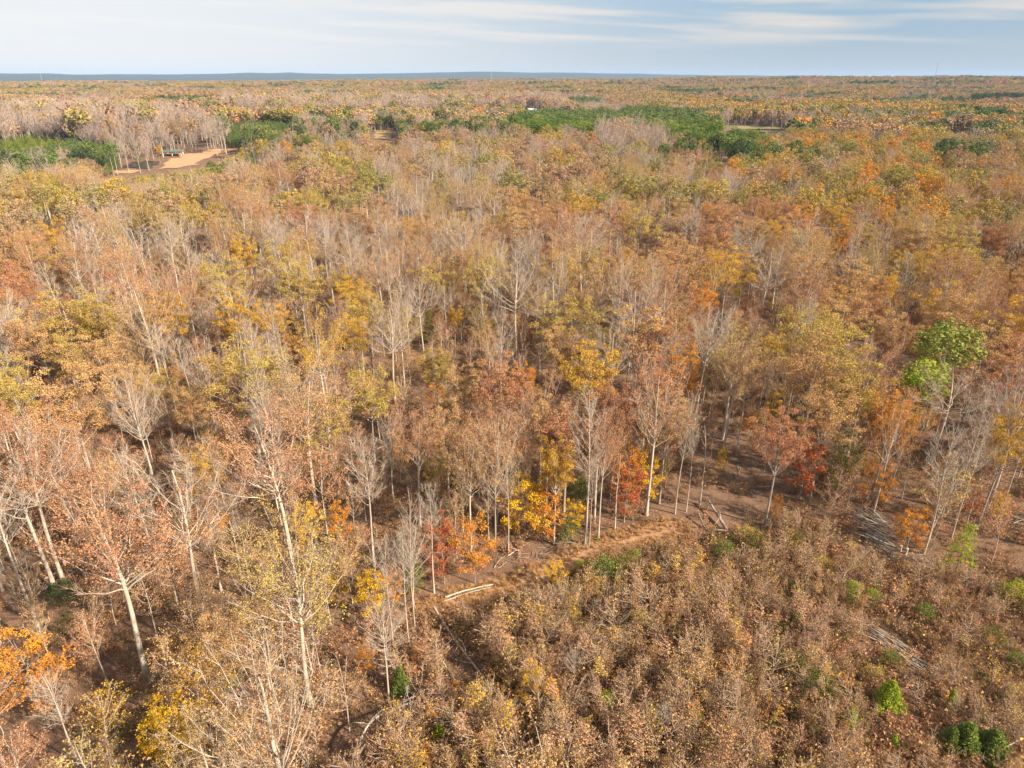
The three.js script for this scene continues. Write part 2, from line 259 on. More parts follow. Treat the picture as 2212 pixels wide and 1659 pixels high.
// ---------------------------------------------------------------- the kinds of plants
const many = (n, f) => Array.from({ length: n }, (_, k) => f(k));
const KIND = {
  bare: { name: 'bare_tree', category: 'bare tree', say: 'bare spreading tree', bark: 'pale', twig: 'pale', forms: many(5, (k) => growTree({ H: 24, R: 4.8 + k * 0.5, V: 6.4 + (k % 3) * 0.7, r: 0.26, bole: [0.46, 0.38, 0.52, 0.42, 0.48][k], limbs: 18, limbR: 0.29, sub: 8, twigs: 15, twigLen: 1.15, twigR: 0.014, steep: [0.5, 0.25, 0.6, 0.35, 0.15][k], bend: 0.36, up: 0.42, leaves: 0, lean: 0.05, wobble: 0.018, br: 0.026 }, 11 + k)) },
  slim: { name: 'slender_bare_tree', category: 'slender tree', say: 'tall slender leafless tree', bark: 'white', twig: 'pale', forms: many(5, (k) => growTree({ H: 25, R: 2.1 + k * 0.28, V: 5.5 + (k % 3), r: 0.18, bole: 0.5, limbs: 22, limbR: 0.24, sub: 5, twigs: 11, twigLen: 1.0, twigR: 0.013, steep: 0.9, bend: 0.42, rise: 0.75, up: 0.5, top: 0.97, taper: 0.12, leaves: 0, low: -0.75, lean: 0.04, wobble: 0.014, spray: 1.15, br: 0.02 }, 31 + k)) },
  sparse: { name: 'thin_leaved_tree', category: 'thin-leaved tree', say: 'thinly leaved tree', bark: 'pale', twig: 'pink', forms: many(5, (k) => growTree({ H: 25, R: 4.8 + k * 0.4, V: 6.6, r: 0.27, bole: [0.45, 0.4, 0.5, 0.42, 0.36][k], limbs: 16, limbR: 0.3, sub: 8, twigs: 10, twigLen: 1.05, twigR: 0.014, steep: 0.4, up: 0.36, leaves: 6.8, leaf: 0.17, puff: 0.22, bareLimb: 0.1, bareSub: 0.15, lean: 0.04, wobble: 0.014, br: 0.026 }, 51 + k)) },
  leafy: { name: 'autumn_tree', category: 'autumn tree', say: 'full-crowned autumn tree', bark: 'grey', twig: 'brown', forms: many(6, (k) => growTree({ H: 23, R: 3.9 + k * 0.42, V: 5.6 + (k % 3) * 0.9, r: 0.25, bole: 0.4, limbs: 15, limbR: 0.38, sub: 8, twigs: 4, twigLen: 0.8, twigR: 0.015, steep: 0.35, up: 0.3, leaves: 1.5, clump: 118, rc: 0.82, leaf: 0.215, puff: 0.34, bareLimb: 0.04, bareSub: 0.16, lean: 0.045, spray: 1.0 }, 71 + k)) },
  under: { name: 'understory_tree', category: 'understory tree', say: 'small bright understory tree', bark: 'grey', twig: 'brown', forms: many(4, (k) => growTree({ H: 10, R: 2.3 + k * 0.3, V: 4.3, r: 0.1, bole: 0.12, limbs: 15, sub: 5, twigs: 3, twigLen: 0.75, twigR: 0.011, low: -0.85, steep: 0.1, rise: 0.7, top: 0.95, taper: 0.15, up: 0.12, leaves: 4, clump: 62, rc: 0.52, leaf: 0.19, puff: 0.28, br: 0.018, bareSub: 0.12 }, 91 + k)) },
  pine: { name: 'pine_tree', category: 'pine tree', say: 'tall green pine', bark: 'brown', twig: 'brown', forms: many(4, (k) => growPuff({ H: 20, R: 2.9 + 0.25 * k, V: 4.2 + 0.5 * k, r: 0.2, clumps: 15, rc: 1.45, leaves: 150, leaf: 0.36 }, 111 + k)) },
  young: { name: 'young_tree', category: 'young tree', say: 'young tree', bark: 'pale', twig: 'pink', forms: many(6, (k) => growTree({ H: 12, R: 1.6 + 0.22 * k, V: 4, r: 0.085, bole: 0.3, limbs: 16, limbR: 0.3, sub: 4, twigs: 7, twigLen: 0.8, twigR: 0.011, low: -0.8, rise: 0.7, steep: 0.5, top: 0.95, taper: 0.14, up: 0.35, br: 0.015, leaves: [1.6, 3.4, 0, 4.5, 2.4, 0.4][k], leaf: 0.165, puff: 0.22, lean: 0.06, wobble: 0.02 }, 181 + k)) },
  youngPine: { name: 'young_pine', category: 'young pine', say: 'young pointed pine', bark: 'brown', twig: 'brown', forms: many(3, (k) => growPine({ H: 10, R: 2.5, r: 0.11, bole: 0.06, limbs: 44, tufts: 8, needles: 6, nl: 0.4, puff: 0.3, cone: true }, 121 + k)) },
  cedar: { name: 'cedar_bush', category: 'cedar bush', say: 'dense cedar bush', bark: 'brown', twig: 'brown', forms: many(3, (k) => growBush({ H: 3, R: 1.0, r: 0.06, sprays: 900, leaves: 5, leaf: 0.17, puff: 0.12, cone: true, wide: 0.4, show: 0.05 }, 131 + k)) },
  shrub: { name: 'green_shrub', category: 'shrub', say: 'leafy green shrub', bark: 'brown', twig: 'brown', forms: many(3, (k) => growBush({ H: 3, R: 1.4, r: 0.05, stems: 5, sprays: 300, leaves: 6, leaf: 0.14, puff: 0.24, topHeavy: true, wide: 0.6, show: 0.5 }, 141 + k)) },
  sapling: { name: 'sapling', category: 'sapling', say: 'thin upright sapling', bark: 'pink', twig: 'pink', forms: many(10, (k) => growTree({ H: 6, R: [0.45, 0.9, 0.6, 1.35, 0.5, 1.1, 0.4, 0.75, 1.5, 0.55][k], V: [2.6, 2.2, 1.5, 1.9, 2.8, 2.5, 1.2, 2.0, 2.3, 1.7][k], r: 0.045, bole: [0.15, 0.3, 0.45, 0.15, 0.1, 0.2, 0.5, 0.3, 0.1, 0.35][k], limbs: [15, 16, 12, 20, 17, 18, 9, 14, 22, 12][k], sub: 2, twigs: 3, twigLen: 0.42, twigR: 0.009, low: -0.95, rise: 0.8, steep: [0.9, 0.5, 1.2, 0.3, 0.9, 0.4, 1.2, 0.7, 0.2, 1][k], top: 0.97, taper: 0.15, up: 0.5, br: 0.011, leaves: [1.6, 1.1, 2.6, 0.9, 0.5, 2.0, 3.2, 0.1, 1.7, 2.2][k], leaf: 0.14, puff: 0.19, quad: true, lean: 0.1, wobble: 0.03 }, 151 + k)) },
  fan: { name: 'many_limbed_tree', category: 'many-limbed tree', say: 'many-limbed tree', bark: 'pale', twig: 'pink', forms: many(2, (k) => growTree({ H: 20, R: 6.4, V: 7.4, r: 0.3, bole: 0.16, limbs: 24, limbR: 0.3, sub: 9, twigs: 11, twigLen: 1.1, twigR: 0.013, low: -0.2, rise: 0.3, steep: 0.6, bend: 0.34, up: 0.45, top: 0.75, leaves: 3.2, leaf: 0.16, puff: 0.22, bareLimb: 0.2, bareSub: 0.3, wobble: 0.02, br: 0.024 }, 191 + k)) },
  snag: { name: 'dead_snag', category: 'snag', say: 'thin dead snag', bark: 'white', twig: 'white', forms: many(2, (k) => growTree({ H: 13, R: 0.9, V: 4.5, r: 0.13, bole: 0.35, limbs: 9, sub: 1, twigs: 2, twigLen: 0.5, twigR: 0.016, steep: 0.2, rise: 0.9, top: 1, taper: 0.3, leaves: 0, lean: 0.06, wobble: 0.02 }, 171 + k)) },
};
const sayTint = { tan: 'tan', olive: 'olive-gold', rust: 'rusty pink', gold: 'golden', orange: 'orange', yellow: 'bright yellow', red: 'red', green: 'dark green', pine: 'green', olivePine: 'olive green', pineDark: 'dark green', lime: 'yellow-green', darkgreen: 'deep green', moss: 'dull mossy', straw: 'straw-coloured', brush: 'brown' };

// one source group per kind, form, leaf colour and bark; every plant is a clone of one of them
const sources = new Map();
function source(kind, form, tint, bark) {
  const key = kind + form + tint + bark;
  if (!sources.has(key)) {
    const K = KIND[kind], f = K.forms[form], g = new THREE.Group();
    const t = new THREE.Mesh(f.wood, BARK[bark]); t.name = 'trunk'; t.castShadow = t.receiveShadow = true;
    const c = new THREE.Mesh(f.crown, [TWIG[bark === 'white' ? 'white' : K.twig], LEAF[tint] ?? LEAF.tan]); c.name = 'crown'; c.castShadow = c.receiveShadow = true;
    g.add(t, c); sources.set(key, g);
  }
  return sources.get(key);
}
const things = [];                                     // every labelled plant, for the labels
function plant(kind, x, z, h, { form = 0, tint = 'tan', bark, turn = 0, wide = 1, label, group, sink = 0.08 } = {}) {
  const K = KIND[kind], g = source(kind, form % K.forms.length, tint, bark ?? K.bark).clone(), s = h / K.forms[form % K.forms.length].H;
  g.name = numbered(K.name);
  g.position.set(x, ground(x, z) - sink, z); g.rotation.y = turn; g.scale.set(s * wide, s, s * wide);
  g.userData = { category: K.category, group: group ?? K.category + 's of the wood' };
  if (label) g.userData.label = label;
  scene.add(g);
  things.push({ g, kind, tint, h, bark: bark ?? K.bark, form, label });
  return g;
}
function structure(name, geometry, material) { const m = new THREE.Mesh(geometry, material); m.name = name; m.userData = { kind: 'structure' }; m.receiveShadow = m.castShadow = true; scene.add(m); return m; }

// ---------------------------------------------------------------- ground
function litterTexture(seed, cols, size = 1024, cell = 420) {
  const rnd = rng(seed), d = new Uint8Array(size * size * 4), c = new THREE.Color();
  const acc = new Float32Array(size * size * 3);
  for (let y = 0; y < size; y++) for (let x = 0; x < size; x++) {
    const wx = Math.cos(x / size * 6.2832), wy = Math.sin(x / size * 6.2832), vx = Math.cos(y / size * 6.2832), vy = Math.sin(y / size * 6.2832);
    const n = fbm(wx * 2.2 + vx * 1.7, wy * 2.2 + vy * 1.7, wx * 1.1 + vy * 2, 5), k = clamp(0.5 + n * 1.6, 0, 1), i = (y * size + x) * 3;
    for (let e = 0; e < 3; e++) acc[i + e] = lerp(cols[0][e], cols[1][e], k) * (0.86 + 0.28 * rnd());
  }
  for (let q = 0; q < cell * 100; q++) {                // fallen leaves, a few pixels each
    const px = Math.floor(rnd() * size), py = Math.floor(rnd() * size), col = cols[2 + Math.floor(rnd() * (cols.length - 2))], w = 1 + Math.floor(rnd() * 4), h = 1 + Math.floor(rnd() * 3), k = 0.7 + 0.6 * rnd();
    for (let y = 0; y < h; y++) for (let x = 0; x < w; x++) { const i = (((py + y) % size) * size + (px + x) % size) * 3; for (let e = 0; e < 3; e++) acc[i + e] = lerp(acc[i + e], col[e] * k, 0.75); }
  }
  for (let i = 0; i < size * size; i++) { c.setRGB(clamp(acc[i * 3], 0, 1), clamp(acc[i * 3 + 1], 0, 1), clamp(acc[i * 3 + 2], 0, 1)).convertLinearToSRGB(); d[i * 4] = c.r * 255; d[i * 4 + 1] = c.g * 255; d[i * 4 + 2] = c.b * 255; d[i * 4 + 3] = 255; }
  const t = new THREE.DataTexture(d, size, size); t.colorSpace = THREE.SRGBColorSpace; t.wrapS = t.wrapT = THREE.RepeatWrapping; t.magFilter = THREE.LinearFilter; t.needsUpdate = true; return t;
}
const litter = litterTexture(5, [[0.095, 0.052, 0.03], [0.16, 0.086, 0.05], [0.27, 0.155, 0.085], [0.065, 0.036, 0.022], [0.34, 0.21, 0.125], [0.19, 0.095, 0.05]]);
const strawTex = litterTexture(6, [[0.34, 0.19, 0.10], [0.20, 0.105, 0.058], [0.42, 0.265, 0.14], [0.17, 0.09, 0.05], [0.36, 0.215, 0.115], [0.23, 0.125, 0.07]]);
{
  const RN = 170, AN = 300, pos = [], uv = [], idx = [];
  for (let r = 0; r <= RN; r++) { const d = r === 0 ? 0 : 14 * Math.pow(7000 / 14, (r - 1) / (RN - 1)); for (let a = 0; a <= AN; a++) { const w = a / AN * 2 * Math.PI, x = Math.sin(w) * d, z = -Math.cos(w) * d; pos.push(x, ground(x, z), z); uv.push(x / 26, z / 26); } }
  for (let r = 0; r < RN; r++) for (let a = 0; a < AN; a++) { const i = r * (AN + 1) + a, j = i + AN + 1; idx.push(i, i + 1, j + 1, i, j + 1, j); }
  const g = new THREE.BufferGeometry(); g.setAttribute('position', new THREE.Float32BufferAttribute(pos, 3)); g.setAttribute('uv', new THREE.Float32BufferAttribute(uv, 2)); g.setIndex(idx); g.computeVertexNormals();
  structure('ground', g, new THREE.MeshStandardMaterial({ map: litter, bumpMap: litter, bumpScale: 0.05, roughness: 1 }));
}
{
  const RN = 60, AN = 260, pos = [], idx = [];
  for (let r = 0; r <= RN; r++) { const d = 6700 + (16000 - 6700) * r / RN; for (let a = 0; a <= AN; a++) { const w = a / AN * 2 * Math.PI, x = Math.sin(w) * d, z = -Math.cos(w) * d; pos.push(x, ground(x, z) + 3 + 7 * noise(x / 90, z / 90, 4), z); } }
  for (let r = 0; r < RN; r++) for (let a = 0; a < AN; a++) { const i = r * (AN + 1) + a, j = i + AN + 1; idx.push(i, i + 1, j + 1, i, j + 1, j); }
  const g = new THREE.BufferGeometry(); g.setAttribute('position', new THREE.Float32BufferAttribute(pos, 3)); g.setIndex(idx); g.computeVertexNormals();
  structure('hills', g, new THREE.MeshStandardMaterial({ color: rgb(0.03, 0.04, 0.024), roughness: 1 }));
}
// a sheet draped over the ground with an uneven outline
function sheet(name, poly, material, lift, step, edge) {
  const xs = poly.map((p) => p[0]), zs = poly.map((p) => p[1]), x0 = Math.min(...xs) - edge, x1 = Math.max(...xs) + edge, z0 = Math.min(...zs) - edge, z1 = Math.max(...zs) + edge;
  const nx = Math.ceil((x1 - x0) / step), nz = Math.ceil((z1 - z0) / step), pos = [], uv = [], idx = [], ok = [];
  for (let j = 0; j <= nz; j++) for (let i = 0; i <= nx; i++) { const x = x0 + i * step, z = z0 + j * step; pos.push(x, ground(x, z) + lift, z); uv.push(x / 18, z / 18); const e = edge; ok.push(inside(poly, x + fbm(x / (e * 2.2), z / (e * 2.2), 3, 3) * e * 2, z + fbm(x / (e * 2.2), z / (e * 2.2), 9, 3) * e * 2)); }
  for (let j = 0; j < nz; j++) for (let i = 0; i < nx; i++) { const a = j * (nx + 1) + i, b = a + 1, c = a + nx + 1, d = c + 1; if (ok[a] && ok[c] && ok[b]) idx.push(a, c, b); if (ok[b] && ok[c] && ok[d]) idx.push(b, c, d); }
  const g = new THREE.BufferGeometry(); g.setAttribute('position', new THREE.Float32BufferAttribute(pos, 3)); g.setAttribute('uv', new THREE.Float32BufferAttribute(uv, 2)); g.setIndex(idx); g.computeVertexNormals();
  return structure(name, g, material);
}
const lawnTex = litterTexture(7, [[0.40, 0.235, 0.125], [0.31, 0.175, 0.095], [0.48, 0.30, 0.16], [0.26, 0.145, 0.08], [0.34, 0.22, 0.10]], 512, 120);
const lawnMat = new THREE.MeshStandardMaterial({ map: lawnTex, roughness: 1 });
const strawMat = new THREE.MeshStandardMaterial({ map: strawTex, bumpMap: strawTex, bumpScale: 0.06, roughness: 1 });
const TRACK = area([[905, 1330], [930, 1300], [985, 1284], [1060, 1272], [1130, 1250], [1190, 1215], [1260, 1185], [1330, 1158], [1400, 1140], [1450, 1128], [1485, 1140], [1470, 1162], [1400, 1178], [1320, 1196], [1255, 1225], [1200, 1258], [1130, 1288], [1050, 1305], [970, 1325], [940, 1345]]);
sheet('dirt_track', TRACK, strawMat, 0.06, 0.3, 1.3);
const LAWN = area([[388, 335], [430, 327], [475, 322], [525, 317], [520, 325], [470, 334], [445, 343], [425, 357], [385, 363], [345, 366], [350, 352]]);
sheet('mown_clearing', LAWN, lawnMat, 0.3, 2.5, 5);
const BANK = area([[212, 369], [260, 366], [305, 367], [300, 375], [215, 377]]);
sheet('straw_bank', BANK, lawnMat, 0.3, 2.5, 3);
const POND = area([[255, 362], [290, 351], [345, 346], [348, 356], [320, 366]]);
sheet('pond_water', POND, new THREE.MeshPhysicalMaterial({ color: rgb(0.03, 0.028, 0.022), roughness: 0.12, ior: 1.33 }), 0.25, 2.5, 3);
const FIELD = area([[800, 300], [805, 278], [855, 276], [850, 300]]);
sheet('small_field', FIELD, new THREE.MeshStandardMaterial({ map: lawnTex, color: rgb(0.85, 0.9, 0.75), roughness: 1 }), 0.3, 4, 5);
const MEADOW = area([[1560, 270], [1690, 273], [1680, 282], [1580, 279]]);
sheet('meadow', MEADOW, new THREE.MeshStandardMaterial({ map: lawnTex, color: rgb(0.55, 0.75, 0.42), roughness: 1 }), 0.3, 5, 5);
const OPEN = [LAWN, BANK, POND, FIELD, MEADOW];

// ---------------------------------------------------------------- where things grow
const THICKET = area([[740, 1700], [790, 1600], [830, 1530], [870, 1450], [900, 1380], [960, 1335], [1080, 1290], [1150, 1262], [1230, 1225], [1310, 1205], [1400, 1188], [1480, 1172], [1560, 1165], [1640, 1150], [1740, 1130], [1830, 1190], [1930, 1225], [2040, 1250], [2150, 1240], [2300, 1250], [2600, 1300], [2600, 1750], [1500, 1900], [740, 1800]]);
const GLADE = area([[1500, 1080], [1540, 1000], [1600, 950], [1700, 960], [1720, 1060], [1700, 1120], [1500, 1150], [1200, 1190], [1060, 1250], [960, 1300], [930, 1290], [1100, 1200], [1380, 1115]]);
const FLOOR = [area([[1400, 560], [1480, 600], [1420, 690], [1300, 690], [1300, 600]]), area([[1830, 760], [1960, 700], [1990, 800], [1900, 880], [1840, 860]])];
const KEEP = [area([[915, 1300], [950, 1300], [1100, 1500], [1090, 1560], [1040, 1530], [925, 1370]]), area([[945, 1420], [990, 1430], [1015, 1500], [1010, 1550], [985, 1530], [940, 1460]]), area([[745, 1690], [758, 1560], [840, 1505], [940, 1470], [950, 1540], [840, 1590], [815, 1690]]), area([[1850, 1340], [1900, 1335], [1965, 1385], [2010, 1440], [2005, 1500], [1940, 1500], [1860, 1420]]), area([[1830, 1100], [1930, 1120], [1940, 1230], [1860, 1220]]), area([[2020, 1600], [2160, 1600], [2170, 1690], [2020, 1690]]), area([[930, 1295], [1075, 1255], [1075, 1300], [940, 1335]])];
const kept = (x, z) => KEEP.some((p) => inside(p, x, z));
const onTrack = (x, z) => inside(TRACK, x, z);

// ---------------------------------------------------------------- trees that can be picked out in the photograph
// [kind, leaf colour, b = foot / t = top, across, down, height, width, form, label, short name used to place its neighbours, bark]
const HERO = [
  ['slim', 'tan', 'b', 98, 1396, 27, 1.1, 0, 'thick pale straight trunk cut off by the left edge of the picture', 'thick pale trunk at the left edge', 'white'],
  ['sparse', 'rust', 'b', 120, 1275, 27, 1.0, 1, 'thin-leaved rusty tree with a curving trunk beside the thick pale trunk', null],
  ['bare', 'tan', 'b', 140, 1262, 27, 1.0, 2, 'leafless tree with a straight grey trunk above the small dark shrub', null],
  ['sparse', 'rust', 'b', 322, 1470, 28, 1.2, 0, 'big pinkish thin-leaved tree with wide pale limbs at the lower left', 'big pinkish tree with wide pale limbs'],
  ['fan', 'tan', 'b', 620, 1725, 21, 1.1, 0, 'large many-limbed pale tree filling the bottom edge left of centre', 'many-limbed pale tree', 'white'],
  ['fan', 'gold', 'b', 480, 1800, 15, 0.9, 1, 'pale forked tree leaning out at the bottom edge', null, 'white'],
  ['slim', 'tan', 'b', 170, 1650, 13, 1.3, 2, 'small crooked bare tree near the lower left corner', null],
  ['under', 'yellow', 't', 340, 1500, 9, 1.25, 0, 'yellow-green understory tree in the lower left', 'yellow-green tree in the lower left'],
  ['under', 'gold', 't', 375, 1560, 7, 1.1, 2, 'low golden tree in front of the yellow-green one', null],
  ['under', 'orange', 't', 25, 1370, 11, 1.2, 1, 'orange tree cut by the left edge', 'orange tree at the left edge'],
  ['sparse', 'rust', 'b', 640, 1268, 28, 1.15, 2, 'big rusty pink tree with a long pale leaning trunk left of centre', 'big rusty pink tree'],
  ['sparse', 'orange', 'b', 478, 1275, 17, 0.9, 1, 'tree with a thin orange top between two bare white trees', 'orange-topped tree', 'pale'],
  ['bare', 'tan', 'b', 522, 1250, 16, 0.85, 3, 'white leafless tree beside the orange-topped tree', null, 'white'],
  ['under', 'yellow', 'b', 668, 1190, 8, 0.85, 3, 'bright yellow tree beside the long pale leaning trunk', 'bright yellow tree'],
  ['under', 'orange', 'b', 740, 1180, 8, 0.8, 1, 'orange tree next to the bright yellow tree', null],
  ['slim', 'tan', 'b', 715, 1350, 13, 1.1, 4, 'white bushy-topped bare tree below the bright yellow tree', null, 'white'],
  ['slim', 'tan', 'b', 850, 1400, 17, 0.9, 1, 'white bent trunk at the edge of the sapling thicket', 'white bent trunk by the thicket', 'white'],
  ['slim', 'tan', 'b', 884, 1400, 18, 0.8, 2, 'middle one of three white trunks at the edge of the thicket', null, 'white'],
  ['slim', 'tan', 'b', 898, 1374, 18, 0.8, 3, 'third of three white trunks at the edge of the thicket', null, 'white'],
  ['slim', 'tan', 'b', 840, 1510, 15, 1.2, 4, 'white branchy tree standing lowest along the thicket edge', null, 'white'],
  ['slim', 'tan', 'b', 938, 1281, 18, 0.9, 0, 'white thin leafless tree above the orange stump end of the long log', 'thin white tree above the long log', 'white'],
  ['under', 'yellow', 't', 790, 1230, 8, 1, 0, 'yellow-green tree behind the three white trunks', null],
  ['under', 'orange', 't', 845, 1225, 6, 0.9, 2, 'small orange tree among the white trunks', null],
  ['under', 'orange', 't', 785, 1385, 5, 0.8, 1, 'small orange bush left of the lowest white tree', null],
  ['under', 'red', 'b', 960, 1262, 11, 0.7, 2, 'dark red narrow tree beside the thin white tree', null],
  ['under', 'orange', 'b', 1026, 1260, 11.5, 0.75, 3, 'narrow orange tree at the bend of the dirt track', 'narrow orange tree by the track bend'],
  ['sparse', 'tan', 'b', 1071, 1187, 22, 0.75, 4, 'tan tree with a pale trunk beside the narrow orange tree', null, 'white'],
  ['slim', 'tan', 'b', 1098, 1197, 17, 0.8, 3, 'thin bare tree with a forked foot beside the dirt track', null, 'white'],
  ['leafy', 'gold', 'b', 1196, 1175, 18, 0.75, 1, 'golden tree standing over the yellow and orange bushes by the track', 'golden tree over the track', 'white'],
  ['under', 'yellow', 't', 1135, 1020, 11, 1.2, 1, 'broad yellow tree behind the track', 'broad yellow tree behind the track'],
  ['under', 'orange', 't', 1185, 1040, 10, 1.1, 0, 'broad orange tree beside the broad yellow tree', null],
  ['under', 'yellow', 't', 1240, 1075, 7, 0.8, 2, 'small yellow tree beside the tall white trunk', null],
  ['shrub', 'green', 'b', 1226, 1166, 4.2, 0.85, 0, 'bright green shrub at the foot of the golden tree', 'green shrub by the track'],
  ['shrub', 'green', 't', 1252, 1035, 5, 0.8, 1, 'green shrub behind the tall white trunk', null],
  ['slim', 'tan', 'b', 1264, 1177, 25.5, 1.05, 2, 'tallest white trunk beside the dirt track', 'tallest white trunk by the track', 'white'],
  ['slim', 'tan', 'b', 1273, 1180, 16, 0.6, 4, 'thin trunk close beside the tallest white trunk', null, 'pale'],
  ['sparse', 'rust', 'b', 1292, 1162, 21, 0.6, 0, 'rusty tree with a thin trunk beside the tallest white trunk', null],
  ['snag', 'tan', 'b', 1328, 1142, 13, 1, 0, 'thin dead snag with a crooked tip beside the track', 'dead snag by the track'],
  ['under', 'red', 'b', 1348, 1128, 11, 0.8, 2, 'red-orange small tree beside the dead snag', 'red-orange tree by the snag'],
  ['sparse', 'rust', 'b', 1396, 1112, 27, 0.95, 3, 'big rusty tree with a thick pale trunk and flared foot above the track', 'big rusty tree above the track', 'white'],
  ['under', 'yellow', 't', 1390, 975, 10, 0.9, 3, 'yellow tree behind the big rusty tree above the track', null],
  ['under', 'orange', 't', 1365, 960, 12, 0.9, 0, 'orange tree behind the red-orange tree by the snag', null],
  ['slim', 'tan', 'b', 1458, 1110, 20, 0.8, 1, 'thin pale bare tree near the end of the dirt track', 'thin bare tree at the track end', 'white'],
  ['slim', 'tan', 'b', 1482, 1105, 18, 0.7, 0, 'second thin bare tree near the end of the dirt track', null, 'white'],
  ['snag', 'tan', 'b', 1512, 1090, 14, 0.8, 1, 'leaning thin snag beside the big fallen log', null],
  ['under', 'yellow', 'b', 1553, 1030, 6, 0.6, 1, 'small yellow tree on the bare forest floor', null],
  ['sparse', 'tan', 'b', 1590, 985, 22, 0.85, 2, 'tan tree on the left rim of the bare forest floor', null],
  ['slim', 'orange', 'b', 1635, 975, 20, 0.8, 3, 'leaning bare tree at the back of the bare forest floor', 'leaning bare tree'],
  ['leafy', 'tan', 'b', 1712, 1000, 24, 0.95, 4, 'tan full-crowned tree behind the red maple-like tree', null, 'grey'],
  ['under', 'red', 'b', 1725, 1082, 12, 1.0, 0, 'orange-red tree on a white foot beside the bare forest floor', 'orange-red tree'],
  ['under', 'moss', 'b', 1800, 1085, 13, 0.9, 1, 'dark mossy green tree between the orange-red and amber trees', 'dark mossy tree'],
  ['under', 'orange', 'b', 1868, 1100, 10, 0.85, 3, 'amber-orange tree beside the dark mossy tree', 'amber-orange tree'],
  ['sparse', 'orange', 'b', 1886, 1108, 22, 0.75, 4, 'orange-crowned tree with a leaning pale trunk above the brush pile', 'orange-crowned tree by the brush pile', 'white'],
  ['under', 'orange', 't', 1682, 1065, 5, 0.8, 1, 'low orange bush below the orange-red tree', null],
  ['slim', 'tan', 'b', 1994, 1197, 22, 1.3, 1, 'white bare tree with a wide brushy top right of the brush pile', 'white brushy-topped tree', 'white'],
  ['slim', 'tan', 'b', 2052, 1170, 21, 1.1, 3, 'thin white tree between two white bare trees at the right', null, 'white'],
  ['bare', 'tan', 'b', 2126, 1115, 27, 1.0, 0, 'big white leafless tree near the right edge', 'big white tree near the right edge', 'white'],
  ['slim', 'tan', 'b', 2160, 1110, 20, 0.9, 2, 'thin pale tree beside the big white tree at the right', null, 'white'],
  ['leafy', 'gold', 't', 2200, 880, 20, 0.9, 3, 'pale golden tree cut by the right edge', null],
  ['under', 'orange', 'b', 1955, 1195, 8, 1.0, 2, 'orange tree in front of the white bare trees', null],
  ['under', 'yellow', 'b', 2150, 1130, 6, 0.9, 0, 'yellow tree at the foot of the big white tree', null],
  ['under', 'red', 't', 2110, 1030, 8, 0.8, 1, 'red tree behind the big white tree', null],
  ['youngPine', 'lime', 'b', 2062, 1242, 8.5, 1.0, 0, 'bright yellow-green young pine below the white bare trees', 'yellow-green young pine'],
  ['pine', 'olivePine', 't', 2066, 695, 22, 1.5, 0, 'dark green pine standing among bare trees at the right', 'dark green pine at the right'],
  ['pine', 'lime', 't', 2012, 775, 17, 1.45, 1, 'pale green pine in front of the dark green pine', null],
  ['leafy', 'olive', 't', 1790, 660, 26, 1.25, 5, 'huge olive-gold crown standing right of centre', 'huge olive-gold tree'],
  ['leafy', 'olive', 't', 1850, 770, 22, 1.1, 4, 'olive-gold crown in front of the huge olive-gold one', null],
  ['leafy', 'tan', 't', 1800, 840, 20, 1.1, 3, 'tan crown below the huge olive-gold tree', null],
  ['leafy', 'gold', 't', 1668, 712, 17, 0.9, 1, 'bright golden tree left of the huge olive-gold one', 'bright golden tree right of centre'],
  ['sparse', 'tan', 't', 1600, 720, 23, 1.0, 0, 'peach-coloured thin-leaved tree beside the bright golden tree', null],
  ['leafy', 'orange', 't', 1480, 740, 20, 0.8, 2, 'orange crown in the middle of the wood', 'orange crown in mid wood'],
  ['leafy', 'rust', 't', 1420, 755, 20, 0.8, 0, 'rusty crown beside the orange crown in the middle of the wood', null],
  ['bare', 'tan', 't', 1535, 645, 24, 1.1, 1, 'silver-white leafless crown right of centre', 'silver-white bare crown', 'white'],
  ['bare', 'tan', 't', 1668, 520, 24, 1.3, 2, 'large pale grey leafless crown in the upper wood right of centre', 'large pale grey bare crown', 'white'],
  ['leafy', 'gold', 't', 1580, 520, 23, 1.3, 5, 'broad golden crown left of the large pale grey bare crown', null],
  ['leafy', 'olive', 't', 1385, 435, 25, 1.25, 4, 'olive crown on two straight trunks over an open patch of forest floor', 'olive crown on two trunks'],
  ['leafy', 'olive', 't', 1240, 628, 21, 1.45, 5, 'broad olive-yellow crown just right of centre', 'broad olive-yellow crown'],
  ['leafy', 'tan', 't', 1210, 700, 17, 1.2, 3, 'tan lower crown in front of the broad olive-yellow one', null],
  ['bare', 'tan', 't', 1115, 530, 27, 1.2, 3, 'big leafless tree with two pale trunks in the centre', 'big bare tree in the centre', 'pale'],
  ['bare', 'tan', 't', 1260, 500, 25, 1.2, 0, 'pinkish leafless tree behind the broad olive-yellow crown', null],
  ['leafy', 'olive', 't', 940, 738, 17, 0.95, 1, 'olive tree left of centre beside the dark gap', 'olive tree left of centre'],
  ['leafy', 'tan', 't', 1000, 785, 17, 1.0, 2, 'tan tree touching the olive tree left of centre', null],
  ['leafy', 'olive', 't', 790, 790, 19, 1.05, 3, 'olive-tan crown over a dark opening left of centre', 'olive-tan crown'],
  ['leafy', 'olive', 't', 700, 850, 18, 1.0, 4, 'olive crown beside the dark opening', null],
  ['youngPine', 'green', 't', 925, 664, 10, 0.75, 2, 'single small green pine in the middle of the wood', 'small green pine'],
  ['leafy', 'gold', 't', 980, 655, 13, 0.8, 0, 'small golden tree beside the small green pine', null],
  ['sparse', 'rust', 't', 1070, 860, 21, 1.1, 1, 'rusty tan tree behind the dirt track left of centre', 'rusty tan tree behind the track'],
  ['leafy', 'orange', 't', 1130, 780, 14, 0.85, 1, 'orange-gold tree in the middle of the wood', null],
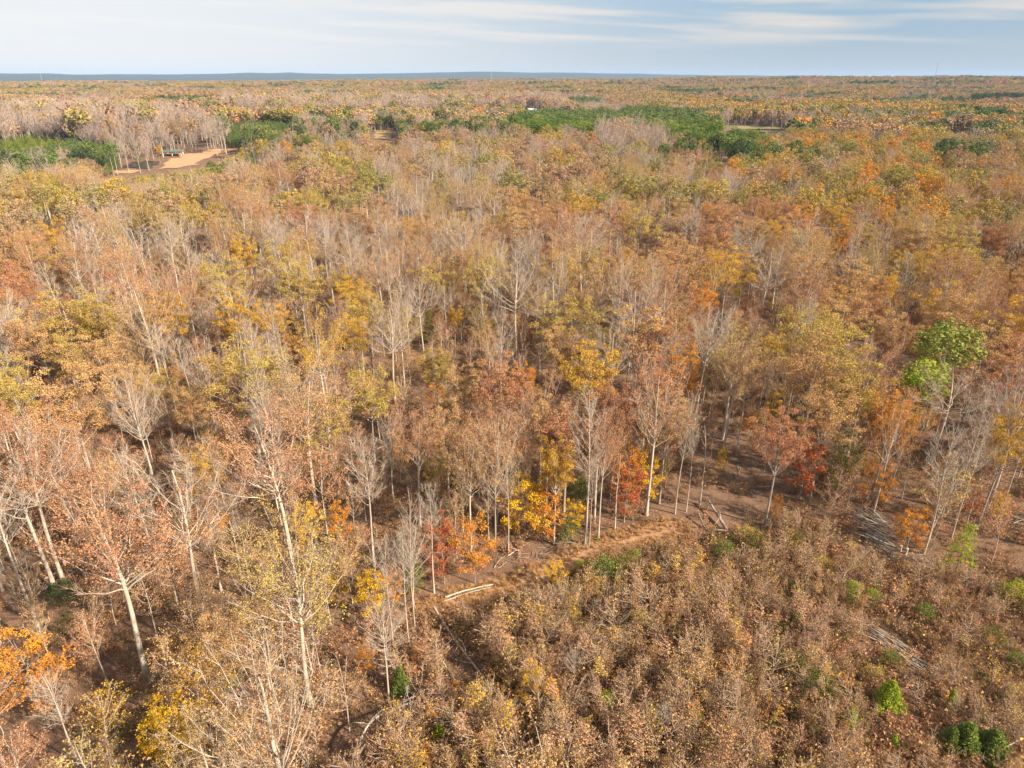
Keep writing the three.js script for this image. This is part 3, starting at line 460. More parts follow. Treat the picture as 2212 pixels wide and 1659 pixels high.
  ['bare', 'tan', 't', 835, 630, 24, 1.1, 2, 'leafless tree with widespread pale arms left of centre', 'widespread bare tree', 'pale'],
  ['bare', 'tan', 't', 425, 730, 19, 0.95, 3, 'white leafless tree with a forked crown at the left', 'white forked bare tree at the left', 'white'],
  ['slim', 'tan', 't', 335, 690, 20, 1.3, 0, 'white brushy leafless crown beside the forked bare tree', null, 'white'],
  ['bare', 'tan', 't', 290, 465, 26, 1.15, 1, 'tall white fan-shaped leafless tree in the upper left', 'white fan-shaped bare tree', 'white'],
  ['leafy', 'olive', 't', 130, 615, 24, 1.45, 5, 'broad olive-tan crown near the left edge', 'broad olive-tan crown at the left'],
  ['leafy', 'tan', 't', 60, 660, 22, 1.2, 4, 'tan crown between the left edge and the broad olive-tan crown', null],
  ['leafy', 'tan', 't', 210, 720, 20, 1.2, 3, 'tan crown in front of the broad olive-tan crown', null],
  ['leafy', 'gold', 't', 490, 625, 21, 1.0, 2, 'golden crown in the left half of the wood', 'golden crown at the left'],
  ['leafy', 'olive', 't', 640, 560, 23, 1.2, 4, 'olive-yellow crown in the left half of the wood', 'olive-yellow crown at the left'],
  ['slim', 'tan', 't', 700, 475, 25, 1.3, 4, 'white narrow leafless tree behind the olive-yellow crown', null, 'white'],
  ['sparse', 'rust', 't', 60, 850, 24, 1.1, 2, 'rusty tree crown at the left edge below the tan crowns', null],
  ['sparse', 'rust', 't', 170, 930, 22, 1.1, 4, 'rusty pink crown near the left edge', 'rusty pink crown near the left edge'],
  ['bare', 'tan', 't', 270, 800, 22, 0.9, 0, 'white leaning leafless tree with long bare arms at the left', null, 'white'],
  ['slim', 'tan', 't', 450, 930, 14, 1.4, 1, 'grey brushy leafless tree in a dark opening at the left', null],
  ['bare', 'tan', 't', 835, 905, 15, 0.9, 1, 'white rounded leafless tree left of centre above the thicket', 'white rounded bare tree', 'white'],
  ['shrub', 'darkgreen', 'b', 143, 1305, 3.6, 1.0, 2, 'small dark green shrub under the trees at the left', 'small dark shrub at the left'],
  ['cedar', 'green', 'b', 868, 1500, 4, 0.9, 0, 'dark green cedar beside the fallen white trunk', 'dark cedar'],
  ['shrub', 'green', 'b', 895, 1285, 5, 0.6, 1, 'green shrub between the white trunks', null],
  ['cedar', 'lime', 'b', 1912, 1533, 4.1, 1.2, 1, 'rounded bright yellow-green cedar alone in the clearing', 'bright rounded cedar'],
  ['cedar', 'green', 'b', 2078, 1618, 3.6, 1.6, 2, 'broad dark green cedar near the lower right corner', 'broad dark cedar'],
  ['cedar', 'green', 'b', 2045, 1620, 3.2, 1.1, 0, 'smaller cedar touching the broad dark cedar', null],
  ['cedar', 'green', 'b', 2135, 1630, 3.4, 1.6, 1, 'dark green cedar closest to the lower right corner', null],
  ['cedar', 'lime', 'b', 2048, 1530, 2.8, 0.8, 2, 'small yellow-green cedar between the larger cedars', null],
  ['cedar', 'lime', 'b', 1830, 1580, 3.2, 1.0, 0, 'yellow-green cedar left of the bare patch', null],
  ['cedar', 'lime', 'b', 1778, 1650, 1.9, 1.0, 1, 'tiny bright cedar at the bottom edge', null],
  ['cedar', 'lime', 'b', 1925, 1620, 2.2, 1.0, 2, 'tiny green cedar below the bright rounded cedar', null],
  ['cedar', 'lime', 'b', 1150, 1655, 2.0, 0.8, 0, 'tiny bright cedar at the bottom edge near the middle', null],
  ['cedar', 'lime', 'b', 950, 1610, 3.2, 0.8, 1, 'green cedar in the lower middle', null],
  ['shrub', 'green', 'b', 1300, 1270, 4.4, 1.3, 0, 'dark green shrub at the top of the sapling thicket', 'dark green shrub in the thicket'],
  ['shrub', 'moss', 'b', 1350, 1250, 3.6, 1.2, 1, 'mossy shrub beside the dark green shrub in the thicket', null],
  ['shrub', 'moss', 'b', 1715, 1465, 3.4, 1.2, 2, 'wide green shrub in the middle of the thicket', 'wide green shrub in mid thicket'],
  ['shrub', 'green', 'b', 1760, 1510, 3.2, 1.1, 0, 'dark shrub just below the wide green shrub', null],
  ['shrub', 'green', 'b', 1560, 1215, 3.6, 1.0, 1, 'green shrub below the big fallen log', null],
  ['shrub', 'moss', 'b', 1625, 1200, 4, 0.9, 2, 'mossy shrub to the right of the big fallen log', null],
  ['shrub', 'lime', 'b', 1838, 1300, 3.2, 0.9, 1, 'lime green shrub at the top of the clearing', 'lime shrub in the clearing'],
  ['shrub', 'lime', 'b', 1880, 1305, 2.4, 0.9, 0, 'small lime shrub beside the larger one', null],
  ['shrub', 'green', 'b', 1990, 1345, 2.8, 1.1, 2, 'green shrub behind the two log heaps', 'green shrub behind the log heap'],
  ['shrub', 'lime', 'b', 2190, 1310, 3.6, 1.2, 0, 'lime green shrub at the right edge', null],
  ['shrub', 'moss', 'b', 2140, 1400, 2.8, 1.3, 1, 'broad green shrub near the right edge', 'broad green shrub at the right'],
  ['shrub', 'green', 'b', 2190, 1445, 2.4, 1.1, 2, 'dark shrub at the right edge', null],
  ['under', 'gold', 'b', 1148, 1540, 7.5, 0.7, 1, 'golden young tree in the lower middle of the thicket', 'golden young tree in the thicket'],
  ['under', 'yellow', 'b', 1200, 1275, 5, 0.9, 3, 'yellow-green young tree at the top of the thicket', null],
  ['under', 'olive', 'b', 1235, 1370, 4.5, 0.9, 0, 'olive young tree in the upper thicket', null],
  ['under', 'orange', 'b', 920, 1655, 3, 1.0, 2, 'small orange bush at the bottom edge', null],
  ['under', 'orange', 'b', 905, 1440, 3.4, 0.7, 3, 'orange bush in the brush beside the long log', null],
  ['under', 'orange', 'b', 985, 1505, 2.6, 0.8, 1, 'small amber bush beside the two thin logs', null],
  ['bare', 'tan', 'b', 1240, 1500, 7.5, 0.8, 1, 'small leafless tree with twin stems in the thicket', null, 'pale'],
  ['slim', 'tan', 'b', 1425, 1610, 6.5, 1.3, 2, 'small white brushy sapling in the lower thicket', null, 'white'],
];
HERO.push(
  ['leafy', 'rust', 't', 1340, 800, 22, 0.85, 1, 'rusty crown standing behind the dead snag', null],
  ['leafy', 'tan', 't', 1450, 840, 20, 0.85, 2, 'tan crown behind the thin bare trees at the track end', null],
  ['sparse', 'rust', 't', 1300, 850, 22, 0.9, 1, 'rusty thin-leaved crown behind the tallest white trunk', null],
  ['leafy', 'tan', 't', 1185, 860, 19, 0.9, 3, 'tan crown behind the golden tree over the track', null],
  ['sparse', 'tan', 't', 1010, 930, 20, 0.9, 0, 'tan thin-leaved crown behind the narrow orange tree', null],
  ['leafy', 'rust', 't', 1700, 880, 20, 0.9, 4, 'rusty crown behind the orange-red tree', null],
  ['leafy', 'orange', 't', 1942, 845, 18, 0.95, 1, 'orange crown below the pale green pine', 'orange crown below the pines'],
  ['leafy', 'rust', 't', 1900, 600, 22, 0.8, 2, 'narrow rusty tree over the open forest floor at the right', null],
  ['sparse', 'rust', 't', 1960, 690, 18, 0.8, 3, 'rusty thin-leaved tree left of the dark green pine', null],
  ['sparse', 'rust', 't', 890, 870, 21, 1.0, 0, 'rusty thin-leaved crown beside the white rounded bare tree', null],
  ['leafy', 'tan', 't', 960, 860, 20, 0.9, 5, 'tan crown above the thin white tree', null],
  ['leafy', 'gold', 't', 338, 312, 15, 0.95, 1, 'golden olive tree beside the picnic shelter', null],
  ['shrub', 'green', 'b', 300, 352, 5, 1.2, 1, 'dark green shrub at the far side of the pond', null],
  ['slim', 'tan', 't', 262, 300, 24, 1.3, 2, 'white multi-branched bare tree beside the pond', null, 'white'],
  ['youngPine', 'olivePine', 'b', 225, 360, 15, 1.2, 0, 'broad olive pine at the right end of the plantation', null],
);
const hr = rng(77), fixed = [];
for (const [kind, tint, mode, u, v, h, wide, form, label, short, bark] of HERO) {
  const p = at(u, v, mode === 't' ? h : 0);
  plant(kind, p[0], p[2], h, { form, tint, bark, turn: hr() * 6.28, wide, label });
  const t = things[things.length - 1]; t.short = short; t.hero = true;
  fixed.push([p[0], p[2], kind === 'under' || kind === 'shrub' || kind === 'cedar' ? 2.2 : kind === 'slim' || kind === 'snag' ? 2.6 : 4.6]);
}

// ---------------------------------------------------------------- the rest of the wood
// a tree is left out where it would stand right in front of one that the photograph shows
{
  const rnd = rng(616); let n = 0;
  for (let k = 0; k < 1500 && n < 105; k++) {
    const x = rnd.r(-18, 78), z = rnd.r(-102, -30), q = rnd(), r = rnd(), e = rnd();
    if (!inside(THICKET, x, z) || Math.abs(Math.atan2(x, -z)) > rad(38) || fixed.some(([a, b]) => (a - x) ** 2 + (b - z) ** 2 < 9) || e > 0.3 + sstep(x, 5, 45)) continue;
    plant(q < 0.25 ? 'cedar' : 'shrub', x, z, lerp(0.9, 2.5, r * r), { form: Math.floor(q * 50), tint: choose2(e, q), turn: r * 60, wide: lerp(0.8, 1.5, e), group: 'small shrubs of the clearing' }); n++;
  }
}
function choose2(e, q) { return e < 0.3 ? 'lime' : e < 0.55 ? 'green' : e < 0.8 ? 'moss' : 'olive'; }
const shown = things.filter((t) => t.hero).flatMap((t) => [0.72, 0.45].map((f) => [...project(t.g.position.x, t.g.position.y + t.h * f, t.g.position.z)]));
function hides(x, z, h, r) { const g = ground(x, z), c = project(x, g + h * 0.72, z), b = project(x, g, z), t = project(x, g + h, z), w = r * 0.55 * 1464 / c[2], hh = (b[1] - t[1]) * 0.2; return shown.some(([u, v, d]) => d > c[2] + 2.5 && Math.abs(u - c[0]) < w && Math.abs(v - c[1]) < hh); }
const clear = (x, z, k = 1) => !fixed.some(([a, b, r]) => (a - x) ** 2 + (b - z) ** 2 < (r * k) ** 2);
const AZ = rad(43);
const inView = (x, z) => { const d = Math.hypot(x, z); return z < 0 && Math.abs(Math.atan2(x, -z)) < AZ + 6 / Math.max(d, 20); };
const PINES = [
  area([[-60, 310], [60, 295], [180, 305], [250, 320], [245, 350], [150, 362], [-60, 352]], 9),
  area([[495, 272], [560, 265], [640, 268], [640, 300], [570, 305], [490, 296]], 9),
  area([[700, 275], [770, 270], [775, 290], [700, 290]], 8),
];
const TALLPINES = [area([[1085, 258], [1190, 240], [1330, 238], [1430, 235], [1510, 250], [1570, 272], [1660, 288], [1650, 300], [1590, 308], [1500, 308], [1440, 300], [1340, 262], [1290, 285], [1180, 282], [1100, 275]], 17)];
const DARKROW = [area([[790, 246], [860, 242], [935, 246], [1040, 250], [1040, 264], [935, 268], [790, 266]], 14)];
const BARESTAND = [area([[-80, 232], [120, 215], [300, 222], [440, 238], [480, 255], [470, 285], [300, 300], [180, 285], [-80, 285]], 26), area([[480, 208], [1200, 205], [1230, 224], [900, 232], [480, 232]], 22), area([[1290, 270], [1370, 262], [1440, 272], [1440, 300], [1300, 302]], 22)];
const GREEN = area([[480, 262], [640, 248], [800, 244], [1100, 238], [1110, 290], [860, 292], [640, 312], [480, 315]], 16);
const DARKFAR = [area([[2080, 212], [2200, 206], [2260, 214], [2200, 219], [2090, 219]], 18)];
const SIGHT = [[[215, 378], [230, 366], [330, 350], [358, 326], [400, 320], [480, 316], [522, 316], [500, 330], [445, 343], [415, 360], [345, 366], [300, 376]], [[800, 304], [803, 276], [856, 274], [850, 304]], [[1555, 266], [1700, 270], [1690, 284], [1570, 280]], [[931, 242], [962, 242], [962, 257], [931, 257]], [[1134, 228], [1168, 228], [1168, 240], [1134, 240]], [[2055, 262], [2095, 262], [2095, 282], [2055, 282]]];
const blocks = (x, z, h) => { const d = Math.hypot(x, z); if (d < 180 || d > 1400) return false; for (const f of [1, 0.86, 0.72, 0.58, 0.44, 0.3]) for (const o of [-3.5, 0, 3.5]) { const p = project(x + o, ground(x, z) + h * f, z); if (SIGHT.some((s, i) => d < [700, 900, 1000, 1100, 1330, 900][i] && inside(s, p[0], p[1]))) return true; } return false; };
const fit = (x, z, h) => { for (const k of [1, 0.8, 0.6, 0.42, 0.28]) if (!blocks(x, z, h * k)) return h * k; return 0; };
const choose = (q, table) => { const keys = Object.keys(table); let sum = 0; for (const k of keys) sum += Math.max(0, table[k]); let r = q * sum; for (const k of keys) { r -= Math.max(0, table[k]); if (r < 0) return k; } return keys[0]; };
const any = (list, x, z) => list.some((p) => inside(p, x, z));

function pickKind(x, z, rnd) {
  const d = Math.hypot(x, z), a = fbm(x / 60, z / 60, 11, 3), b = fbm(x / 85, z / 85, 23, 3), right = sstep(x / Math.max(60, -z), 0.1, 0.55) * sstep(d, 150, 260);
  const leafy = 0.4 - 0.22 * (1 - sstep(d, 75, 125)) + a * 1.7 + 0.1 * sstep(d, 140, 320) + right * 0.3, q = rnd();
  const kind = q < leafy ? 'leafy' : q < leafy + 0.26 ? 'sparse' : q < leafy + 0.26 + (0.74 - leafy) * 0.45 ? 'slim' : 'bare';
  const w = clamp(0.5 + 1.5 * fbm(x / 45, z / 45, 83, 2) + 0.42 * rnd.s(), 0, 0.999);
  let tint;
  if (d > 400 && (inside(GREEN, x, z) ? rnd() < 0.5 : fbm(x / 130, z / 130, 31, 3) > 0.19)) return ['pine', rnd() < 0.3 ? 'dark' : 'pine'];
  if (kind === 'leafy') tint = right > 0.3 && rnd() < 0.75 ? choose(w, { tan: 0.2, red: 0.02, orange: 0.24, gold: 0.28, olive: 0.28 }) : choose(w, { rust: 0.1 - b * 0.5, tan: 0.36 - b * 0.5, red: 0.003, orange: 0.02, gold: 0.16 + b * 0.6, olive: 0.36 + b * 1.2 });
  else tint = choose(w, { rust: 0.3 - b, tan: 0.42, gold: 0.12 + b * 0.5, olive: 0.14 + b });
  return [kind, tint];
}
const wood = [];
{
  const rnd = rng(2024), S = 8.1;
  for (let gz = -Math.ceil(720 / S); gz * S < -18; gz++) for (let gx = -Math.ceil(700 / S); gx * S < 700; gx++) {
    const x = (gx + 0.5 + rnd.s() * 0.48 + (gz % 2) * 0.5) * S, z = (gz + 0.5 + rnd.s() * 0.48) * S, d = Math.hypot(x, z), r1 = rnd(), r2 = rnd(), r3 = rnd(), r4 = rnd();
    const [kind, tint] = pickKind(x, z, rnd);
    if (d > 720 || d < 24 || !inView(x, z)) continue;
    if (inside(THICKET, x, z) || inside(GLADE, x, z) || onTrack(x, z) || kept(x, z) || any(OPEN, x, z) || any(PINES, x, z) || any(TALLPINES, x, z) || any(DARKROW, x, z)) continue;
    if (any(FLOOR, x, z) && r1 < 0.75) continue;
    if (hides(x, z, 22, 4.6)) continue;
    if (!clear(x, z) || r2 < 0.06 + 0.12 * sstep(d, 170, 280) + 0.45 * sstep(fbm(x / 24, z / 24, 40, 2), 0.02, 0.3)) continue;
    const stand = any(BARESTAND, x, z);
    const h = fit(x, z, (stand ? 27 : kind === 'leafy' ? 20.5 : 22.5) * lerp(0.6, 1.2, r3)); if (!h) continue;
    wood.push({ d, kind: stand ? (r1 < 0.8 ? 'slim' : 'sparse') : kind, tint: stand ? 'tan' : tint, x, z, h, wide: lerp(0.9, 1.35, r4), form: Math.floor(r1 * 60), turn: r2 * 40 });
  }
  wood.sort((a, b) => a.d - b.d);
}
const left = { bare: 260, slim: 270, sparse: 300, leafy: 300 };
for (const t of things) if (t.kind in left) left[t.kind]--;
const rest = [];
for (const t of wood) {
  if (left[t.kind]-- > 0 && t.d < 420) plant(t.kind, t.x, t.z, t.h, { form: t.form, tint: t.tint, turn: t.turn, wide: t.wide, bark: t.kind === 'slim' && t.form % 3 === 0 ? 'pale' : t.kind === 'bare' && t.form % 3 === 0 ? 'white' : undefined });
  else rest.push(t);
}
// younger trees between the tall ones
const youngRest = [];
{
  const rnd = rng(4242), S = 4.7, list = [];
  for (let gz = -Math.ceil(270 / S); gz * S < -20; gz++) for (let gx = -Math.ceil(220 / S); gx * S < 220; gx++) {
    const x = (gx + 0.5 + rnd.s() * 0.5) * S, z = (gz + 0.5 + rnd.s() * 0.5) * S, d = Math.hypot(x, z), r1 = rnd(), r2 = rnd(), r3 = rnd(), r4 = rnd();
    if (d > 270 || d < 30 || !inView(x, z) || inside(THICKET, x, z) || inside(GLADE, x, z) || onTrack(x, z) || kept(x, z)) continue;
    if (any(FLOOR, x, z) && r1 < 0.9) continue;
    if (r2 < (x < 5 && d < 125 ? 0.12 : 0.45) + 0.8 * fbm(x / 22, z / 22, 66, 2)) continue;
    const h = lerp(5, 15, r3); if (!clear(x, z, 0.4) || hides(x, z, h, 2)) continue;
    const b = fbm(x / 40, z / 40, 70, 2);
    list.push({ x, z, d, h, tint: choose(r4, { tan: 0.42, rust: 0.36 - b, gold: 0.12 + b, orange: 0.05, olive: 0.06 }), form: Math.floor(r1 * 60), turn: r2 * 60, wide: lerp(0.85, 1.35, r4) });
  }
  list.sort((a, b) => b.h / b.d - a.h / a.d);
  list.forEach((t, i) => { if (i < 300) plant('young', t.x, t.z, t.h, { form: t.form, tint: t.tint, turn: t.turn, wide: t.wide }); else youngRest.push(t); });
}
// understory trees and young growth below the canopy
{
  const rnd = rng(99); let n = 0;
  for (let k = 0; k < 2600 && n < 170; k++) {
    const a = rnd.s() * AZ * 0.95, d = 45 + 230 * Math.sqrt(rnd()), x = Math.sin(a) * d, z = -Math.cos(a) * d, q = rnd(), r = rnd(), r3 = rnd();
    if (inside(THICKET, x, z) || inside(GLADE, x, z) || onTrack(x, z) || any(FLOOR, x, z) || !clear(x, z, 0.8) || hides(x, z, 7, 2)) continue;
    plant('under', x, z, lerp(3.5, 9, r), { form: Math.floor(q * 40), tint: q < 0.25 ? 'gold' : q < 0.5 ? 'orange' : q < 0.62 ? 'yellow' : q < 0.8 ? 'rust' : q < 0.9 ? 'olive' : 'red', turn: r3 * 6.28, wide: lerp(0.7, 1.2, r3) }); n++;
  }
}
// the plantation and pine groves
{
  const rnd = rng(321);
  let n = 0;
  for (const poly of PINES) { const xs = poly.map((p) => p[0]), zs = poly.map((p) => p[1]); for (let x = Math.min(...xs); x < Math.max(...xs); x += 4.6) for (let z = Math.max(...zs); z > Math.min(...zs); z -= 4.6) { const px = x + rnd.s() * 1.2, pz = z + rnd.s() * 1.2, f = rnd(); if (inside(poly, px, pz) && inView(px, pz)) { if (n++ < 290) plant('youngPine', px, pz, rnd.r(7.5, 13), { form: Math.floor(f * 30), tint: f < 0.55 ? 'olivePine' : f < 0.8 ? 'pine' : 'pineDark', turn: f * 60, wide: 1.05 }), things[things.length - 1].stand = ['young pine in the dense plantation at the left edge', 'young pine in the plantation right of the picnic shelter', 'young pine in the small patch beside the straw field'][PINES.indexOf(poly)]; else rest.push({ kind: 'youngPine', tint: 'pine', x: px, z: pz, h: rnd.r(7.5, 13), wide: 1.05, form: 0, turn: f * 60, d: Math.hypot(px, pz) }); } } }
  n = 0;
  for (const poly of TALLPINES) { const xs = poly.map((p) => p[0]), zs = poly.map((p) => p[1]); for (let z = Math.max(...zs); z > Math.min(...zs); z -= 10.5) for (let x = Math.min(...xs); x < Math.max(...xs); x += 10.5) { const px = x + rnd.s() * 4.5, pz = z + rnd.s() * 4.5, f = rnd(), sz = rnd(); if (inside(poly, px + 30 * fbm(px / 40, pz / 40, 5, 2), pz + 30 * fbm(px / 40, pz / 40, 15, 2)) && !any(OPEN, px, pz) && !blocks(px, pz, 19)) { if (n++ < 280) plant('pine', px, pz, lerp(12, 25, sz), { form: Math.floor(f * 30), tint: f < 0.22 ? 'olivePine' : f < 0.5 ? 'pineDark' : 'pine', turn: f * 60, wide: lerp(1.5, 1.7, sz) }), things[things.length - 1].stand = 'tall green pine in the bright grove beyond the wood'; else rest.push({ kind: 'pine', tint: 'pine', x: px, z: pz, h: lerp(12, 25, sz), wide: lerp(1.5, 1.7, sz), form: 0, turn: f * 60, d: Math.hypot(px, pz) }); } } }
}

// ---------------------------------------------------------------- woodland too far or too many to count: one mass
const LEAFTONE = { tan: [0.37, 0.245, 0.135], olive: [0.29, 0.24, 0.075], rust: [0.36, 0.215, 0.14], gold: [0.42, 0.28, 0.06], orange: [0.53, 0.25, 0.045], red: [0.42, 0.15, 0.06], pine: [0.125, 0.165, 0.045], dark: [0.06, 0.085, 0.033], bare: [0.44, 0.325, 0.26] };
const massTwig = barkMat(0.9, 0.9, 0.9), massLeaf = leafMat(1, 1, 1, 0.12), massWood = barkMat(0.36, 0.30, 0.245);
function massGroup(name, label, lists, forms, mats) {
  const root = new THREE.Group(); root.name = name; root.userData = { kind: 'stuff', label, category: 'woodland' }; scene.add(root);
  const m = new THREE.Matrix4(), q = new THREE.Quaternion(), up = new THREE.Vector3(0, 1, 0), c = new THREE.Color();
  for (const key of Object.keys(forms)) {
    const list = lists[key]; if (!list?.length) continue;
    forms[key].forEach((f, k) => {
      const part = list.filter((_, i) => i % forms[key].length === k); if (!part.length) return;
      const place = (mesh, tinted) => {
        part.forEach((t, i) => { q.setFromAxisAngle(up, t.turn); const s = t.h / f.H; m.compose(new THREE.Vector3(t.x, ground(t.x, t.z) - 0.1, t.z), q, new THREE.Vector3(s * t.wide, s, s * t.wide)); mesh.setMatrixAt(i, m); if (tinted) mesh.setColorAt(i, c.setRGB(...t.col)); });
        mesh.castShadow = mesh.receiveShadow = true; root.add(mesh);
      };
      if (f.wood) { const w = new THREE.InstancedMesh(f.wood, mats.wood, part.length); w.name = 'trunks'; place(w, false); }
      const cr = new THREE.InstancedMesh(f.crown, [mats.twig, mats.leaf], part.length); cr.name = 'crowns'; place(cr, true);
    });
  }
  return root;
}
const mid = {
  bare: many(3, (k) => growTree({ H: 25, R: 4.6 + 0.5 * k, V: 7.5, r: 0.3, bole: 0.42, limbs: 14, sub: 6, twigs: 9, twigLen: 1.9, twigR: 0.032, steep: 0.9, up: 0.6, leaves: 0, detail: 0.3, br: 0.05 }, 201 + k)),
  leafy: many(5, (k) => growPuff({ H: 22, R: 3.7 + 0.4 * k, V: 5.2 + (k % 3) * 0.9, r: 0.26, clumps: 22 + k * 3, rc: 1.1, leaves: 78, leaf: 0.4, rough: true }, 211 + k)),
  pine: many(3, (k) => growPuff({ H: 20, R: 3.0 + 0.3 * k, V: 4.5, r: 0.22, clumps: 20, rc: 1.25, leaves: 36, leaf: 0.62 }, 221 + k)),
  young: many(2, (k) => growPine({ H: 10, R: 2.5, r: 0.11, bole: 0.05, limbs: 34, tufts: 6, needles: 5, nl: 0.55, nw: 0.4, puff: 0.3, cone: true, detail: 0.3 }, 231 + k)),
};
const far = {
  bare: many(3, (k) => { const f = growTree({ H: 24, R: 4.6, V: 8, r: 0.32, bole: 0.35, limbs: 12, sub: 5, twigs: 4, twigLen: 2.6, twigR: 0.07, steep: 1.1, up: 0.7, leaves: 0, detail: 0.2, br: 0.1 }, 241 + k); return { H: f.H, crown: f.crown, wood: f.wood }; }),
  leafy: many(5, (k) => growPuff({ H: 21, R: 3.7 + 0.35 * k, V: 5.4 + (k % 3) * 0.8, r: 0.26, clumps: 13, rc: 1.9, leaves: 22, leaf: 1.25 }, 251 + k)),
  pine: many(3, (k) => growPuff({ H: 21, R: 3.1 + 0.3 * k, V: 6, r: 0.25, clumps: 12, rc: 1.6, leaves: 18, leaf: 1.15 }, 261 + k)),
};
{
  const rnd = rng(555), L = { bare: [], leafy: [], pine: [], young: [] };
  const vary = (c) => { const k = 1 + 0.12 * rnd.s(); return [c[0] * k * (1 + 0.07 * rnd.s()), c[1] * k, c[2] * k * (1 + 0.1 * rnd.s())]; };
  const near = (t) => t.d < 470 && t.kind in left && t.kind !== 'leafy', close = rest.filter(near);
  for (const kind of ['bare', 'slim', 'sparse']) crowdOf({ bare: 'bare_woodland', slim: 'slender_woodland', sparse: 'thin_leaved_woodland', leafy: 'leafy_woodland' }[kind], { bare: 'bare spreading trees deeper in the wood', slim: 'slender bare trees deeper in the wood', sparse: 'thin-leaved trees deeper in the wood', leafy: 'full-crowned autumn trees deeper in the wood' }[kind], 'woodland', kind, close.filter((t) => t.kind === kind), KIND[kind].bark);
  for (const t of rest) { if (near(t)) continue; const key = t.kind === 'youngPine' ? 'young' : t.kind === 'pine' ? 'pine' : t.kind === 'leafy' || t.kind === 'sparse' && t.form % 2 ? 'leafy' : 'bare'; L[key].push({ ...t, col: vary(key === 'bare' ? LEAFTONE.bare : LEAFTONE[t.tint]) }); }
  for (const poly of DARKROW) { const xs = poly.map((p) => p[0]), zs = poly.map((p) => p[1]); for (let x = Math.min(...xs); x < Math.max(...xs); x += 6) for (let z = Math.min(...zs); z < Math.max(...zs); z += 7) { const px = x + rnd.s() * 2, pz = z + rnd.s() * 2; if (inside(poly, px, pz) && !blocks(px, pz, 14)) { const dk = rnd() < 0.65; L[dk ? 'pine' : 'leafy'].push({ x: px, z: pz, h: rnd.r(12, 17), wide: 1.3, turn: rnd() * 6, col: vary(dk ? LEAFTONE.dark : LEAFTONE.olive) }); } } }
  massGroup('middle_woodland', 'mixed autumn woodland filling the middle distance', L, mid, { wood: massWood, twig: massTwig, leaf: massLeaf });

  const F = { bare: [], leafy: [], pine: [] };
  const add = (x, z, k, rn) => {
    const d = Math.hypot(x, z), n1 = fbm(x / 190, z / 190, 31, 3), n2 = fbm(x / 260, z / 260, 47, 3), n3 = fbm(x / 420, z / 420, 61, 3), q = rn();
    if (any(OPEN, x, z) || any(TALLPINES, x, z) || any(PINES, x, z)) return;
    const stand = any(BARESTAND, x, z), dk = any(DARKFAR, x, z);
    const right = sstep(x / -z, 0.05, 0.5) * (1 - sstep(d, 1100, 1800));
    let kind, col;
    if (dk) { kind = 'pine'; col = LEAFTONE.dark; }
    else if (stand ? q < 0.85 : q < 0.22 + n2 * 2.4) { kind = 'bare'; col = LEAFTONE.bare; }
    else if (!stand && n1 + rn.s() * 0.07 > 0.085) { kind = 'pine'; col = LEAFTONE[rn() < 0.4 ? 'dark' : 'pine']; }
    else { kind = 'leafy'; const w = clamp(0.5 + 2.1 * fbm(x / 120, z / 120, 83, 3) + 0.3 * rn.s(), 0, 0.999); col = LEAFTONE[right > 0.25 && rn() < 0.5 ? choose(w, { tan: 0.25, orange: 0.16, gold: 0.3, olive: 0.36 }) : choose(w, { rust: 0.2 - n3 * 0.5, tan: 0.32, red: 0.004, orange: 0.02, gold: 0.09 + n3 * 0.4, olive: 0.38 + n3 })]; }
    const h = fit(x, z, (stand ? 27 : kind === 'pine' ? 20 : 20.5) * rn.r(0.7, 1.2) * k); if (!h) return;
    F[kind].push({ x, z, h, wide: rn.r(0.95, 1.4), turn: rn() * 6.28, col: vary(col) });
  };
  const scatter = (d0, d1, per, k, seed) => { const rn = rng(seed), n = Math.floor(AZ * (d1 * d1 - d0 * d0) / per); for (let i = 0; i < n; i++) { const d = Math.sqrt(lerp(d0 * d0, d1 * d1, rn())), a = rn.s() * AZ; add(Math.sin(a) * d, -Math.cos(a) * d, k, rn); } };
  scatter(715, 1500, 66, 1.08, 1); scatter(1500, 3000, 105, 1.15, 2); scatter(3000, 6200, 260, 1.4, 3);
  massGroup('far_woodland', 'rolling autumn woodland stretching to the horizon', F, far, { wood: massWood, twig: massTwig, leaf: massLeaf });
}

